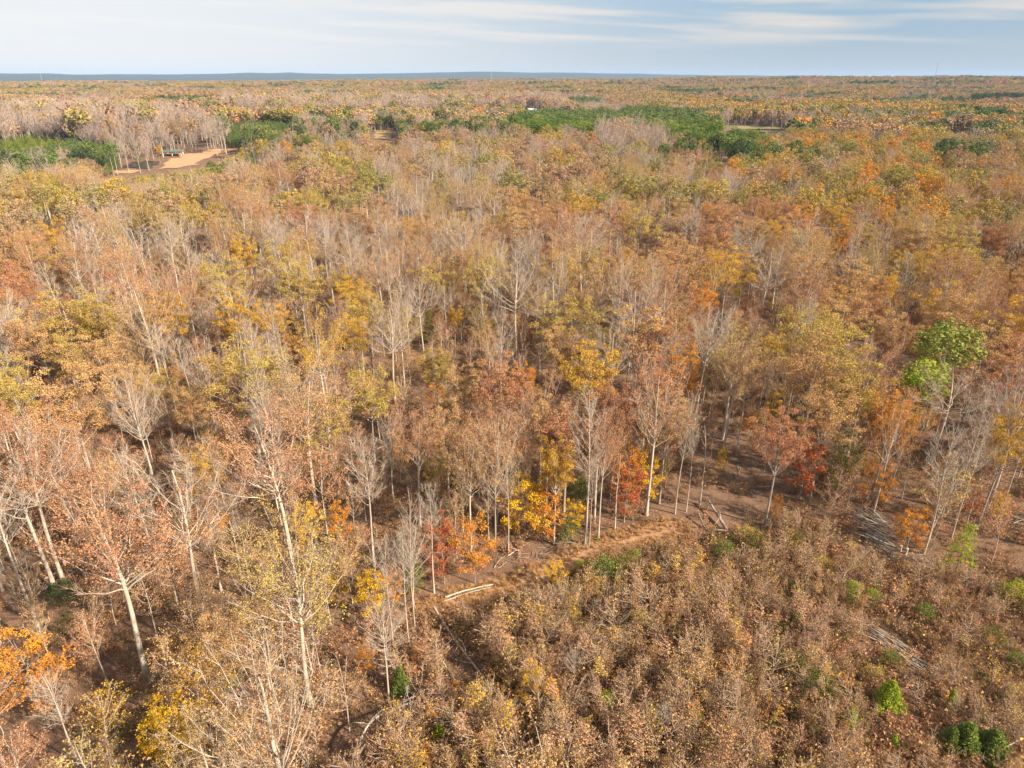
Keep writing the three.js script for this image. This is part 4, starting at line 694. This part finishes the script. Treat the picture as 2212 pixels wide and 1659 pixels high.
// ---------------------------------------------------------------- sapling thicket and undergrowth
{
  const rnd = rng(808), xs = THICKET.map((p) => p[0]), zs = THICKET.map((p) => p[1]), spots = [];
  const LOW = area([[880, 1400], [900, 1325], [1100, 1265], [1300, 1200], [1480, 1160], [1640, 1145], [1720, 1200], [1500, 1245], [1350, 1275], [1200, 1315], [1040, 1365], [950, 1430]]);
  const BARE = [area([[1860, 1420], [1960, 1410], [1980, 1640], [1840, 1640]]), area([[1850, 1280], [2010, 1290], [2010, 1420], [1880, 1400]])];
  for (let k = 0; k < 11000; k++) {
    const x = rnd.r(Math.min(...xs), Math.min(100, Math.max(...xs))), z = rnd.r(Math.min(...zs), Math.max(...zs)), r1 = rnd(), r2 = rnd(), r3 = rnd(), r4 = rnd();
    if (!inside(THICKET, x, z) || onTrack(x, z) || kept(x, z) || !inView(x, z)) continue;
    const open = BARE.some((p) => inside(p, x, z)), rightward = sstep(x, 22, 45);
    const low = inside(LOW, x, z); if ((open && r4 < 0.85) || (low && r3 < 0.45)) continue; if (r4 < 0.34 + rightward * 0.3 + 1.5 * fbm(x / 9, z / 9, 77, 2)) continue;
    if (!clear(x, z, 0.45) || hides(x, z, lerp(2, 6, r2), 1.6)) continue;
    const w = r1 + fbm(x / 14, z / 14, 90, 2) * 0.7;
    spots.push({ x, z, d: Math.hypot(x, z), h: lerp(1.8, 7.4, r2 * r2 * 0.7 + r3 * 0.3) * lerp(1, 0.72, rightward) * (low ? 0.42 : 1), tint: w < 0.3 ? 'rust' : w < 0.66 ? 'tan' : w < 0.86 ? 'gold' : w < 0.96 ? 'olive' : 'orange', form: Math.floor(r3 * 70), turn: r1 * 50, wide: lerp(0.75, 1.5, r2) });
  }
  spots.sort((a, b) => b.h / b.d - a.h / a.d);
  spots.slice(0, 290).forEach((s) => plant('sapling', s.x, s.z, s.h, { form: s.form, tint: s.tint, turn: s.turn, wide: s.wide, group: 'saplings of the thicket' }));
  crowdOf('young_growth', 'young thin-leaved trees filling the gaps of the wood', 'young growth', 'young', youngRest, 'pale');
  const others = spots.slice(290);
  crowdOf('sapling_thicket', 'dense thicket of thin tan saplings in the clearing', 'thicket', 'sapling', others, 'pink');
  console.log('saplings', spots.length, 'young', youngRest.length);
}
function crowdOf(name, label, category, kind, others, bark) {
  const crowd = new THREE.Group(); crowd.name = name; crowd.userData = { kind: 'stuff', label, category }; scene.add(crowd);
  const K = KIND[kind], m = new THREE.Matrix4(), q = new THREE.Quaternion(), up = new THREE.Vector3(0, 1, 0);
  for (const tint of ['tan', 'gold', 'rust', 'olive', 'orange', 'red']) K.forms.forEach((f, k) => {
    const list = others.filter((s) => s.tint === tint && s.form % K.forms.length === k); if (!list.length) return;
    for (const [geo, mat, name] of [[f.wood, BARK[bark], 'stems'], [f.crown, [TWIG[K.twig], LEAF[tint]], 'foliage']]) {
      const im = new THREE.InstancedMesh(geo, mat, list.length); im.name = name; im.castShadow = im.receiveShadow = true;
      list.forEach((s, i) => { q.setFromAxisAngle(up, s.turn); const sc = s.h / f.H; im.setMatrixAt(i, m.compose(new THREE.Vector3(s.x, ground(s.x, s.z) - 0.05, s.z), q, new THREE.Vector3(sc * s.wide, sc, sc * s.wide))); });
      crowd.add(im);
    }
  });
}
function scatterStuff(name, label, category, forms, list) {
  const root = new THREE.Group(); root.name = name; root.userData = { kind: 'stuff', label, category }; scene.add(root);
  const m = new THREE.Matrix4(), q = new THREE.Quaternion(), up = new THREE.Vector3(0, 1, 0);
  forms.forEach((f, k) => {
    const part = list.filter((s) => s.k === k); if (!part.length) return;
    const im = new THREE.InstancedMesh(f.crown, f.mats, part.length); im.name = 'clumps'; im.castShadow = im.receiveShadow = true;
    part.forEach((s, i) => { q.setFromAxisAngle(up, s.turn); im.setMatrixAt(i, m.compose(new THREE.Vector3(s.x, ground(s.x, s.z) - 0.03, s.z), q, new THREE.Vector3(s.s * s.w, s.s, s.s * s.w))); });
    root.add(im);
  });
}
function brushForm(seed, stems, h, spread, leaves, leaf, mats, r = 0.01) {
  const rnd = rng(seed), tw = new Geo(), lf = new Geo();
  for (let k = 0; k < stems; k++) {
    const a = rnd() * 6.2832, b = [Math.cos(a) * spread * 0.4 * rnd(), 0, Math.sin(a) * spread * 0.4 * rnd()], e = [b[0] + Math.cos(a) * spread * rnd(), h * rnd.r(0.5, 1), b[2] + Math.sin(a) * spread * rnd()];
    tw.spike(b, e, r, rnd.r(0.75, 1.2));
    for (let t = 0; t < 2; t++) { const s = rnd.r(0.4, 0.9), p = [0, 1, 2].map((i) => lerp(b[i], e[i], s)); tw.spike(p, [p[0] + rnd.s() * 0.35 * spread, p[1] + rnd.r(0.05, 0.3) * h, p[2] + rnd.s() * 0.35 * spread], r * 0.7, rnd.r(0.8, 1.2)); }
    for (let l = 0; l < leaves; l++) { const s = rnd.r(0.35, 1.05), q = 1 + 0.3 * rnd.s(); lf.leaf(lerp(b[0], e[0], s) + rnd.s() * 0.14, lerp(b[1], e[1], s) + rnd.s() * 0.12, lerp(b[2], e[2], s) + rnd.s() * 0.14, leaf * rnd.r(0.7, 1.3), rnd, [q, q * (1 + 0.1 * rnd.s()), q], 0.6, false); }
  }
  return { crown: crownGeometry(tw, lf), mats };
}
{
  const rnd = rng(909);
  const brush = [
    ...many(3, (k) => brushForm(1 + k, 26, 1.5, 0.8, 5, 0.15, [TWIG.pink, LEAF.brush])),
    ...many(2, (k) => brushForm(11 + k, 26, 1.7, 0.9, 1, 0.14, [TWIG.pink, LEAF.gold])),
    ...many(2, (k) => brushForm(21 + k, 22, 1.3, 0.9, 7, 0.16, [TWIG.brown, LEAF.rust])),
    ...many(1, (k) => brushForm(31 + k, 20, 1.1, 0.8, 8, 0.15, [TWIG.brown, LEAF.moss])),
  ];
  const forest = [], patch = [];
  for (let k = 0; k < 40000; k++) {
    const a = rnd.s() * AZ, d = Math.sqrt(lerp(24 * 24, 330 * 330, Math.pow(rnd(), 1.25))), x = Math.sin(a) * d, z = -Math.cos(a) * d, r = rnd(), r2 = rnd(), r3 = rnd(), r4 = rnd();
    if (onTrack(x, z) && r4 > 0.1) continue;
    const th = inside(THICKET, x, z), gl = inside(GLADE, x, z) || any(FLOOR, x, z), n = fbm(x / 13, z / 13, 15, 3);
    if ((gl && r4 < 0.8) || (kept(x, z) && r4 < 0.85)) continue;
    if (!th && r4 < 0.25 - n) continue;
    (th ? patch : forest).push({ x, z, k: r < 0.36 ? Math.floor(r2 * 3) : r < 0.66 ? 3 + Math.floor(r2 * 2) : r < 0.94 ? 5 + Math.floor(r2 * 2) : 7, s: lerp(0.45, 1.55, r3 * r3) * (th ? 0.9 : 1.1), w: lerp(0.8, 1.5, r2), turn: r4 * 60 });
  }
  scatterStuff('undergrowth', 'brown leafless undergrowth on the forest floor', 'undergrowth', brush, forest);
  for (let k = 0; k < 13000; k++) { const x = rnd.r(-30, 75), z = rnd.r(-110, -24), r = rnd(), r2 = rnd(), r3 = rnd(); if (!inside(THICKET, x, z) || onTrack(x, z) || !inView(x, z) || (kept(x, z) && r2 < 0.75)) continue; patch.push({ x, z, k: r < 0.4 ? Math.floor(r2 * 3) : r < 0.62 ? 3 + Math.floor(r2 * 2) : r < 0.9 ? 5 + Math.floor(r2 * 2) : 7, s: lerp(0.4, 1.9, r3 * r3 * r3), w: lerp(0.8, 1.6, r2), turn: r * 60 }); }
  scatterStuff('brush', 'low brown brush between the saplings of the clearing', 'brush', brush, patch);
  const tuft = many(3, (k) => { const tw = new Geo(), lf = new Geo(), q = rng(700 + k); for (let i = 0; i < 46; i++) { const a = q() * 6.283, b = q() * 0.22, s = q.r(0.8, 1.2); lf.c.length; tw.spike([Math.cos(a) * b * 0.5, 0, Math.sin(a) * b * 0.5], [Math.cos(a) * (b + q() * 0.45), q.r(0.35, 0.95), Math.sin(a) * (b + q() * 0.45)], 0.016, s); } return { crown: crownGeometry(tw, lf), mats: [barkMat(0.56, 0.32, 0.13), LEAF.straw] }; });
  const grass = [], tx = TRACK.map((p) => p[0]), tz = TRACK.map((p) => p[1]);
  for (let k = 0; k < 9000; k++) { const x = rnd.r(Math.min(...tx) - 4, Math.max(...tx) + 4), z = rnd.r(Math.min(...tz) - 4, Math.max(...tz) + 4), r = rnd(), r2 = rnd(); const e = [[0, 0], [1.4, 0], [-1.4, 0], [0, 1.4], [0, -1.4]].filter(([p, q]) => onTrack(x + p, z + q)).length; if (e && e < 5 ? r < 0.75 : e && r < 0.14) grass.push({ x, z, k: Math.floor(r2 * 3), s: lerp(0.5, 1.1, r), w: lerp(0.8, 1.3, r2), turn: r2 * 50 }); }
  const GR = [area([[1520, 1170], [1640, 1150], [1760, 1190], [1960, 1240], [2020, 1270], [1900, 1260], [1700, 1230], [1560, 1200]]), area([[1600, 1280], [1680, 1240], [1720, 1420], [1640, 1440]]), area([[1950, 1300], [2120, 1290], [2140, 1340], [2000, 1340]])];
  for (let k = 0; k < 12000; k++) { const x = rnd.r(-5, 70), z = rnd.r(-105, -30), r = rnd(), r2 = rnd(); if (GR.some((p) => inside(p, x, z)) || (inside(THICKET, x, z) && r < 0.25)) grass.push({ x, z, k: Math.floor(r2 * 3), s: lerp(0.6, 1.5, r2), w: lerp(0.8, 1.3, r), turn: r * 50 }); }
  scatterStuff('dry_grass', 'tawny dry grass along the track and in the clearing', 'grass', tuft, grass);
  console.log('undergrowth', forest.length, patch.length, grass.length);
}

// ---------------------------------------------------------------- fallen timber
function log(points, r0, r1, bark, label, branches = 0, seed = 1) {
  const rnd = rng(seed), g = new THREE.Group(); g.name = numbered('fallen_log');
  const P = points.map(([u, v, h]) => { const p = at(u, v, h); return [p[0], p[1] + h, p[2]]; }), b = P[0];
  const curve = new THREE.CatmullRomCurve3(P.map((p) => new THREE.Vector3(p[0] - b[0], p[1] - b[1], p[2] - b[2]))), n = 14, path = curve.getPoints(n).map((p) => [p.x + rnd.s() * 0.03, p.y, p.z + rnd.s() * 0.03]);
  const w = new Geo(); w.tube([path[0], ...path], [0.01, ...path.map((_, k) => lerp(r0, r1, k / n) * 0.85 * rnd.r(0.86, 1.1))], 8, 1, rnd, 0.4);
  const t = new THREE.Mesh(w.geometry(true), BARK[bark]); t.name = 'trunk'; g.add(t);
  for (let k = 0; k < branches; k++) {
    const s = rnd.r(0.35, 1), c = curve.getPoint(s), a = rnd() * 6.283, L = rnd.r(0.8, 2.8), q = new Geo(), el = rnd.r(0.05, 0.8), e = [c.x + Math.cos(a) * L, c.y + el * L * 0.8, c.z + Math.sin(a) * L], mp = [lerp(c.x, e[0], 0.5) + rnd.s() * 0.3, lerp(c.y, e[1], 0.6), lerp(c.z, e[2], 0.5) + rnd.s() * 0.3];
    q.tube([[c.x, c.y, c.z], mp, e], [lerp(r0, r1, s) * 0.5, lerp(r0, r1, s) * 0.3, 0.02], 5, 1, rnd);
    for (let j = 0; j < 5; j++) { const f = rnd.r(0.4, 1), o = [0, 1, 2].map((i) => lerp(mp[i], e[i], f)); q.spike(o, [o[0] + rnd.s() * 0.8, o[1] + rnd.r(-0.1, 0.7), o[2] + rnd.s() * 0.8], 0.025, 1); }
    const m = new THREE.Mesh(q.geometry(true), BARK[bark]); m.name = 'branch'; g.add(m);
  }
  g.position.set(...b); g.userData = { label, category: 'log', group: 'fallen logs' };
  g.traverse((o) => { o.castShadow = o.receiveShadow = true; }); scene.add(g);
}
log([[1530, 1080, 1.3], [1550, 1113, 0.8], [1585, 1166, 0.35]], 0.2, 0.28, 'grey', 'big grey fallen log propped up at the end of the dirt track', 5, 3);
log([[1508, 1108, 1.1], [1522, 1140, 0.25]], 0.2, 0.16, 'brown', 'short dark log beside the big grey fallen log', 0, 4);
log([[937, 1312, 0.9], [985, 1385, 0.55], [1030, 1445, 0.45], [1075, 1500, 0.3]], 0.24, 0.09, 'pink', 'long brown fallen trunk lying across the thicket', 7, 5);
log([[955, 1428, 0.7], [978, 1462, 0.5], [1000, 1495, 0.2]], 0.12, 0.08, 'pale', 'thin pale log beside the long brown trunk', 1, 6);
log([[962, 1290, 0.3], [1000, 1277, 0.45], [1065, 1262, 0.3]], 0.15, 0.11, 'pale', 'upper one of two white logs lying along the track', 0, 7);
log([[955, 1300, 0.25], [1010, 1281, 0.3], [1060, 1268, 0.25]], 0.09, 0.07, 'pale', 'lower and thinner one of two white logs lying along the track', 0, 8);
log([[766, 1672, 2.0], [776, 1610, 2.6], [800, 1560, 2.4], [850, 1532, 1.6], [885, 1518, 0.8]], 0.17, 0.12, 'white', 'curved white fallen trunk at the bottom edge', 3, 9);
log([[850, 1532, 1.7], [880, 1512, 1.4], [925, 1485, 1.2]], 0.12, 0.05, 'white', 'tangled white broken crown of the curved fallen trunk', 14, 10);
log([[250, 1078, 0.8], [340, 1052, 0.6], [440, 1018, 0.5]], 0.22, 0.12, 'pale', 'pale log lying in the leaf litter left of the orange-topped tree', 3, 11);
log([[80, 1260, 0.4], [150, 1222, 0.6], [300, 1150, 0.5]], 0.2, 0.13, 'grey', 'upper one of two grey parallel logs at the left', 0, 12);
log([[90, 1275, 0.35], [160, 1236, 0.5], [300, 1168, 0.4]], 0.17, 0.12, 'grey', 'lower one of two grey parallel logs at the left', 0, 13);
log([[425, 985, 0.4], [445, 945, 0.5]], 0.22, 0.18, 'pale', 'short leaning pale log in the dark opening at the left', 0, 14);
log([[130, 1640, 0.4], [195, 1600, 0.4]], 0.22, 0.16, 'pale', 'pale log under the trees in the lower left corner', 0, 15);
log([[1640, 970, 0.4], [1670, 952, 0.9]], 0.13, 0.1, 'white', 'white broken branch at the foot of the leaning bare tree', 3, 16);
log([[1640, 1052, 0.2], [1672, 1050, 0.25]], 0.12, 0.09, 'white', 'short white branch lying on the bare forest floor', 0, 17);
log([[1692, 1107, 0.2], [1735, 1104, 0.25]], 0.12, 0.1, 'white', 'white sticks beside the low orange bush', 2, 18);
log([[1098, 1200, 0.3], [1118, 1188, 0.7], [1122, 1197, 0.2]], 0.13, 0.11, 'pale', 'broken forked branch beside the thin bare tree by the track', 1, 19);
log([[1195, 1175, 0.25], [1235, 1172, 0.3], [1262, 1182, 0.25]], 0.1, 0.08, 'grey', 'thin branch below the green shrub by the track', 2, 20);
log([[2070, 1625, 0.9], [2110, 1612, 1.0]], 0.1, 0.07, 'pale', 'pale branch between the cedars near the lower right corner', 1, 21);
log([[2170, 1615, 0.9], [2205, 1598, 1.3]], 0.1, 0.07, 'white', 'white branch at the right edge beside the cedars', 2, 22);
log([[815, 970, 0.3], [870, 945, 0.4]], 0.2, 0.14, 'pale', 'pale log in the dark opening left of centre', 2, 23);

function heap(name, label, poly, count, lenLo, lenHi, r, bark, dirA, spread, seed, high) {
  const rnd = rng(seed), P = area(poly), g = new THREE.Group(); g.name = numbered(name);
  const cx = P.reduce((s, p) => s + p[0], 0) / P.length, cz = P.reduce((s, p) => s + p[1], 0) / P.length, y0 = ground(cx, cz);
  g.position.set(cx, y0, cz); g.userData = { label, category: name.replace('_', ' '), group: 'heaps of cut wood' };
  const xs = P.map((p) => p[0]), zs = P.map((p) => p[1]);
  for (let k = 0, n = 0; k < count * 30 && n < count; k++) {
    const x = rnd.r(Math.min(...xs), Math.max(...xs)), z = rnd.r(Math.min(...zs), Math.max(...zs)); if (!inside(P, x, z)) continue; n++;
    const a = dirA + rnd.s() * spread, L = rnd.r(lenLo, lenHi), y = 0.15 + rnd() * high, el = rnd.s() * 0.18, q = new Geo(), rr = r * rnd.r(0.45, 1.25), s = [x - cx, ground(x, z) - y0 + y, z - cz], pt = (t) => [s[0] + Math.cos(a) * L * t + rnd.s() * 0.08, Math.max(0.06, s[1] + el * L * t + rnd.s() * 0.05), s[2] + Math.sin(a) * L * t + rnd.s() * 0.08];
    q.tube([pt(-0.5), pt(-0.15), pt(0.2), pt(0.5)], [rr, rr * 0.9, rr * 0.75, rr * 0.45], 5, 1, rnd, 0.25);
    const m = new THREE.Mesh(q.geometry(true), BARK[Array.isArray(bark) ? rnd.pick(bark) : bark]); m.name = 'stick'; m.castShadow = m.receiveShadow = true; g.add(m);
  }
  scene.add(g);
}
heap('brush_pile', 'large pile of grey cut branches below the orange-crowned tree', [[1842, 1108], [1870, 1102], [1915, 1130], [1922, 1165], [1905, 1195], [1880, 1175], [1852, 1140]], 95, 1.6, 4.6, 0.085, ['grey', 'pale', 'brown', 'grey'], 1.05, 0.55, 61, 1.1);
heap('brush_pile', 'grey brush pile at the right edge behind the thicket', [[2170, 1135], [2230, 1120], [2240, 1150], [2180, 1155]], 45, 1.4, 3.6, 0.07, ['grey', 'brown'], 0.2, 0.8, 62, 1.0);
heap('brush_pile', 'low twiggy brush pile below the two stumps', [[1925, 1205], [2000, 1205], [2000, 1228], [1930, 1228]], 42, 1.2, 3.2, 0.06, ['grey', 'pink'], 0.3, 0.8, 63, 0.6);
heap('log_heap', 'upper heap of silvery cut poles in the clearing', [[1865, 1355], [1890, 1350], [1925, 1395], [1905, 1405]], 26, 2, 4, 0.075, ['pale', 'grey', 'white'], 0.95, 0.3, 64, 0.5);
heap('log_heap', 'lower heap of silvery cut poles in the clearing', [[1910, 1400], [1960, 1395], [1995, 1440], [1950, 1440]], 38, 2, 4.2, 0.085, ['pale', 'grey', 'white'], 0.95, 0.18, 65, 0.5);
heap('brush_pile', 'tangle of pale fallen branches under the trees at the lower left', [[20, 1190], [330, 1110], [340, 1200], [60, 1300]], 60, 1.5, 4.5, 0.05, ['pale', 'grey', 'pink'], 0.4, 1.4, 66, 0.9);
heap('brush_pile', 'scattered sticks on the bare forest floor beside the fallen log', [[1580, 1000], [1700, 990], [1710, 1060], [1600, 1080]], 34, 0.8, 2.6, 0.045, ['pale', 'grey', 'white'], 0.5, 1.6, 67, 0.15);
heap('brush_pile', 'scattered sticks on the litter behind the dirt track', [[1060, 1200], [1240, 1165], [1250, 1185], [1080, 1225]], 30, 0.8, 2.4, 0.04, ['pale', 'grey', 'white'], 0.5, 1.6, 68, 0.15);
for (const [u, v, label] of [[1943, 1190, 'taller of two pale stumps below the orange tree'], [1956, 1196, 'shorter of two pale stumps below the orange tree']]) {
  const p = at(u, v), w = new Geo(), rnd = rng(u); w.tube([[0, 0, 0], [0.02, 0.4, 0], [0.04, 0.95, 0.02]], [0.26, 0.19, 0.18], 8, 1, rnd, 0.2);
  const g = new THREE.Group(); g.name = numbered('tree_stump'); g.position.set(p[0], p[1] - 0.03, p[2]);
  const t = new THREE.Mesh(w.geometry(true), BARK.white); t.name = 'trunk'; const cut = new THREE.Mesh(new THREE.CylinderGeometry(0.165, 0.175, 0.05, 10), new THREE.MeshStandardMaterial({ color: rgb(0.55, 0.42, 0.28), roughness: 0.9 })); cut.name = 'cut_face'; cut.position.set(0.04, 0.965, 0.02); g.add(t, cut);
  g.userData = { label, category: 'stump', group: 'stumps' }; scene.add(g);
}

// ---------------------------------------------------------------- buildings and masts in the distance
const flat = (r, g, b, rough = 0.8) => new THREE.MeshStandardMaterial({ color: rgb(r, g, b), roughness: rough });
function box(name, w, h, d, m, x, y, z, parent) { const o = new THREE.Mesh(new THREE.BoxGeometry(w, h, d), m); o.name = name; o.position.set(x, y, z); o.castShadow = o.receiveShadow = true; parent.add(o); return o; }
function gable(name, w, d, rise, over, m, y, parent, x = 0, z = 0) { const s = new THREE.Shape([new THREE.Vector2(-d / 2 - over, 0), new THREE.Vector2(d / 2 + over, 0), new THREE.Vector2(0, rise)]), g = new THREE.ExtrudeGeometry(s, { depth: w + over * 2, bevelEnabled: false }); g.translate(0, 0, -(w / 2 + over)); g.rotateY(Math.PI / 2); const o = new THREE.Mesh(g, m); o.name = name; o.position.set(x, y, z); o.castShadow = o.receiveShadow = true; parent.add(o); return o; }
function building(name, label, category, u, v, turn) { const p = at(u, v), g = new THREE.Group(); g.name = numbered(name); g.position.set(p[0], p[1], p[2]); g.rotation.y = turn; g.userData = { label, category }; scene.add(g); return g; }
{
  const g = building('picnic_shelter', 'long open shelter with a dark green roof on white posts in the mown clearing', 'shelter', 375, 336, 0.12), white = flat(0.78, 0.76, 0.72), roof = flat(0.10, 0.14, 0.105, 0.8);
  box('roof', 16.5, 0.7, 8, roof, 0, 3.7, 0, g).rotation.x = 0.09;
  for (const x of [-7, 0, 7]) for (const z of [-2.8, 2.8]) box('post', 0.35, 3.2, 0.35, white, x, 1.55, z, g);
  box('beam', 14.6, 0.3, 0.2, roof, 0, 2.85, 2.8, g);
  box('table', 3, 0.12, 1.4, flat(0.3, 0.18, 0.1), -3, 0.75, 0, g); box('table', 3, 0.12, 1.4, flat(0.3, 0.18, 0.1), 3, 0.75, 0, g);
  const s = building('wooden_frame', 'small reddish brown wooden frame on the grass beside the shelter', 'play frame', 391, 341, 0.4), rw = flat(0.36, 0.14, 0.07);
  for (const x of [-0.9, 0.9]) for (const z of [-0.9, 0.9]) box('post', 0.22, 2.6, 0.22, rw, x, 1.3, z, s);
  box('deck', 2.1, 0.18, 2.1, rw, 0, 1.2, 0, s); gable('roof', 2.1, 2.1, 0.9, 0.15, rw, 2.6, s); const sl = box('slide', 0.7, 0.1, 2.8, flat(0.5, 0.2, 0.08), 0, 0.62, 2.1, s); sl.rotation.x = 0.42;
}
function house(label, u, v, turn, w, d, h, rise, roofM, wallM) {
  const g = building('white_house', label, 'house', u, v, turn); g.userData.group = 'houses beyond the wood';
  box('wall', w, h, d, wallM, 0, h / 2, 0, g); gable('roof', w, d, rise, 0.5, roofM, h + 0.004, g);
  const wing = box('wing', w * 0.4, h * 0.85, d * 0.7, wallM, -w * 0.25, h * 0.425, d * 0.7, g); gable('wing_roof', d * 0.7, w * 0.4, rise * 0.7, 0.4, roofM, h * 0.85 + 0.004, g, -w * 0.25, d * 0.7).rotation.y = Math.PI / 2;
  const gl = flat(0.05, 0.06, 0.08, 0.15), fr = flat(0.7, 0.7, 0.7);
  for (const y of [h * 0.27, h * 0.72]) for (const x of [0.08, 0.24, 0.4]) { const f = box('window', 1.1, 1.5, 0.1, fr, w * x, y, d / 2 + 0.04, g); box('pane', 0.85, 1.25, 0.06, gl, 0, 0, 0.04, f); }
  box('door', 1.1, 2.2, 0.1, flat(0.25, 0.1, 0.06), -w * 0.02, 1.1, d / 2 + 0.04, g); box('chimney', 0.9, 2.2, 0.9, flat(0.35, 0.16, 0.12), w * 0.3, h + rise * 0.85, 0, g);
  fixed.push([g.position.x, g.position.z, 9]);
}
house('white two-storey house with a grey roof behind the dark row of trees', 946, 262, 0.35, 14, 9, 6, 3.4, flat(0.28, 0.28, 0.29), flat(0.8, 0.79, 0.77));
house('white-roofed house above the green pine grove', 1150, 246, -0.2, 15, 9, 5.6, 3.2, flat(0.8, 0.8, 0.8), flat(0.72, 0.71, 0.7));
house('pale house half hidden by trees near the right edge', 2075, 283, -0.5, 14, 9, 4.2, 2.8, flat(0.45, 0.43, 0.41), flat(0.72, 0.7, 0.66));
function mast(label, u, v, dist, top, side) {
  const d = ray(u, v), k = dist / Math.hypot(d[0], d[2]), x = d[0] * k, z = d[2] * k, y = ground(x, z), g = new THREE.Group(); g.name = numbered('radio_mast'); g.position.set(x, y, z); g.userData = { label, category: 'radio mast', group: 'masts on the horizon' };
  const H = CAM_H - y + (165 - top) / 1464 * dist * 1.1, m = flat(0.42, 0.40, 0.40), R = side;
  for (let l = 0; l < 3; l++) { const q = new Geo(), a = l * 2.0944; q.tube([[Math.cos(a) * R, 0, Math.sin(a) * R], [Math.cos(a) * R * 0.6, H, Math.sin(a) * R * 0.6]], [0.28, 0.2], 4, 1, rng(l)); const o = new THREE.Mesh(q.geometry(true), m); o.name = 'leg'; g.add(o); }
  const q = new Geo(), rnd = rng(9), n = Math.round(H / (R * 2.2)); for (let s = 0; s < n; s++) for (let l = 0; l < 3; l++) { const y0 = s / n * H, y1 = (s + 1) / n * H, a = l * 2.0944, b = a + 2.0944, r0 = R * (1 - 0.4 * s / n); q.tube([[Math.cos(a) * r0, y0, Math.sin(a) * r0], [Math.cos(b) * r0, y1, Math.sin(b) * r0]], [0.12, 0.12], 3, 1, rnd); }
  const lt = new THREE.Mesh(q.geometry(true), m); lt.name = 'lattice'; g.add(lt); box('antenna', R * 2.6, H * 0.05, R * 2.6, m, 0, H * 0.97, 0, g); scene.add(g);
}
mast('lattice mast standing highest on the horizon near the middle', 1061, 160, 3900, 130, 1.6);
mast('lattice mast on the horizon at the right', 2020, 165, 3900, 146, 1.3);
mast('faint mast on the horizon at the far left', 88, 163, 5200, 152, 1.3);

// ---------------------------------------------------------------- labels: what a plant looks like and which landmark tree it stands next to
{
  const marks = [], ord = ['first', 'second', 'third', 'fourth', 'fifth', 'sixth', 'seventh', 'eighth', 'ninth', 'tenth', 'eleventh', 'twelfth'];
  const spot = (t) => project(t.g.position.x, t.g.position.y + t.h * 0.75, t.g.position.z);
  for (const t of things) { const s = spot(t); t.u = s[0]; t.v = s[1]; if (t.short) marks.push(t); }
  const extra = (short, u, v) => marks.push({ short, u, v });
  extra('picnic shelter', 375, 325); extra('white house behind the dark row', 946, 250); extra('small straw field', 825, 288); extra('large brush pile', 1885, 1145); extra('lower heap of cut poles', 1950, 1415); extra('long brown fallen trunk', 1000, 1410); extra('big grey fallen log', 1555, 1120); extra('green pine grove', 1400, 265); extra('white-roofed house', 1150, 236); extra('left pine plantation', 110, 320);
  const say = (t) => { const K = KIND[t.kind]; const leafless = t.kind === 'bare' || t.kind === 'slim' || t.kind === 'snag'; return leafless ? (t.kind === 'slim' ? 'slender bare ' : 'spreading bare ') + (t.bark === 'white' ? 'white' : 'grey') + ' tree' : t.kind === 'sparse' ? 'thin-leaved ' + sayTint[t.tint] + ' tree' : t.kind === 'leafy' ? sayTint[t.tint] + ' leafy tree' : t.kind === 'under' ? 'low ' + sayTint[t.tint] + ' tree' : t.kind === 'young' ? 'young ' + sayTint[t.tint] + ' tree' : t.kind === 'sapling' ? 'thin ' + sayTint[t.tint] + ' sapling' : t.kind === 'youngPine' ? 'young pine' : t.kind === 'pine' ? 'tall pine' : sayTint[t.tint] + ' ' + K.say; };
  const bins = new Map();
  for (const t of things) {
    if (t.label) continue;
    if (t.stand) { t.g.userData.label = t.stand; t.g.userData.group = t.stand; continue; }
    let best = null, bd = 1e9; for (const m of marks) { const d = Math.hypot(m.u - t.u, (m.v - t.v) * 1.2); if (d < bd && m !== t) { bd = d; best = m; } }
    const du = t.u - best.u, dv = t.v - best.v, dir = Math.abs(du) > Math.abs(dv) * 1.1 ? (du < 0 ? 'left of' : 'right of') : dv < 0 ? 'behind' : 'in front of';
    const key = say(t) + '|' + dir + '|' + best.short; if (!bins.has(key)) bins.set(key, []); bins.get(key).push([bd, t]);
  }
  for (const [key, list] of bins) {
    const [what, dir, short] = key.split('|'); list.sort((a, b) => a[0] - b[0]);
    list.forEach(([, t], i) => { t.g.userData.label = i < 12 ? (list.length > 1 ? `${ord[i]} ${what} ${dir} the ${short}` : `${what} ${dir} the ${short}`) : `${what} well ${dir} the ${short}`; if (i >= 12) t.g.userData.group = `${what}s well ${dir} the ${short}`; });
  }
  console.log('things', things.length, JSON.stringify(Object.fromEntries(Object.keys(KIND).map((k) => [k, things.filter((t) => t.kind === k).length]))), 'rest', rest.length);
}
{ let tri = 0; const seen = new Set(); scene.traverse((o) => { if (o.isMesh && !seen.has(o.geometry)) { seen.add(o.geometry); tri += (o.geometry.index ?? o.geometry.attributes.position).count / 3; } }); console.log('triangles', Math.round(tri)); }
renderer.render(scene, camera);
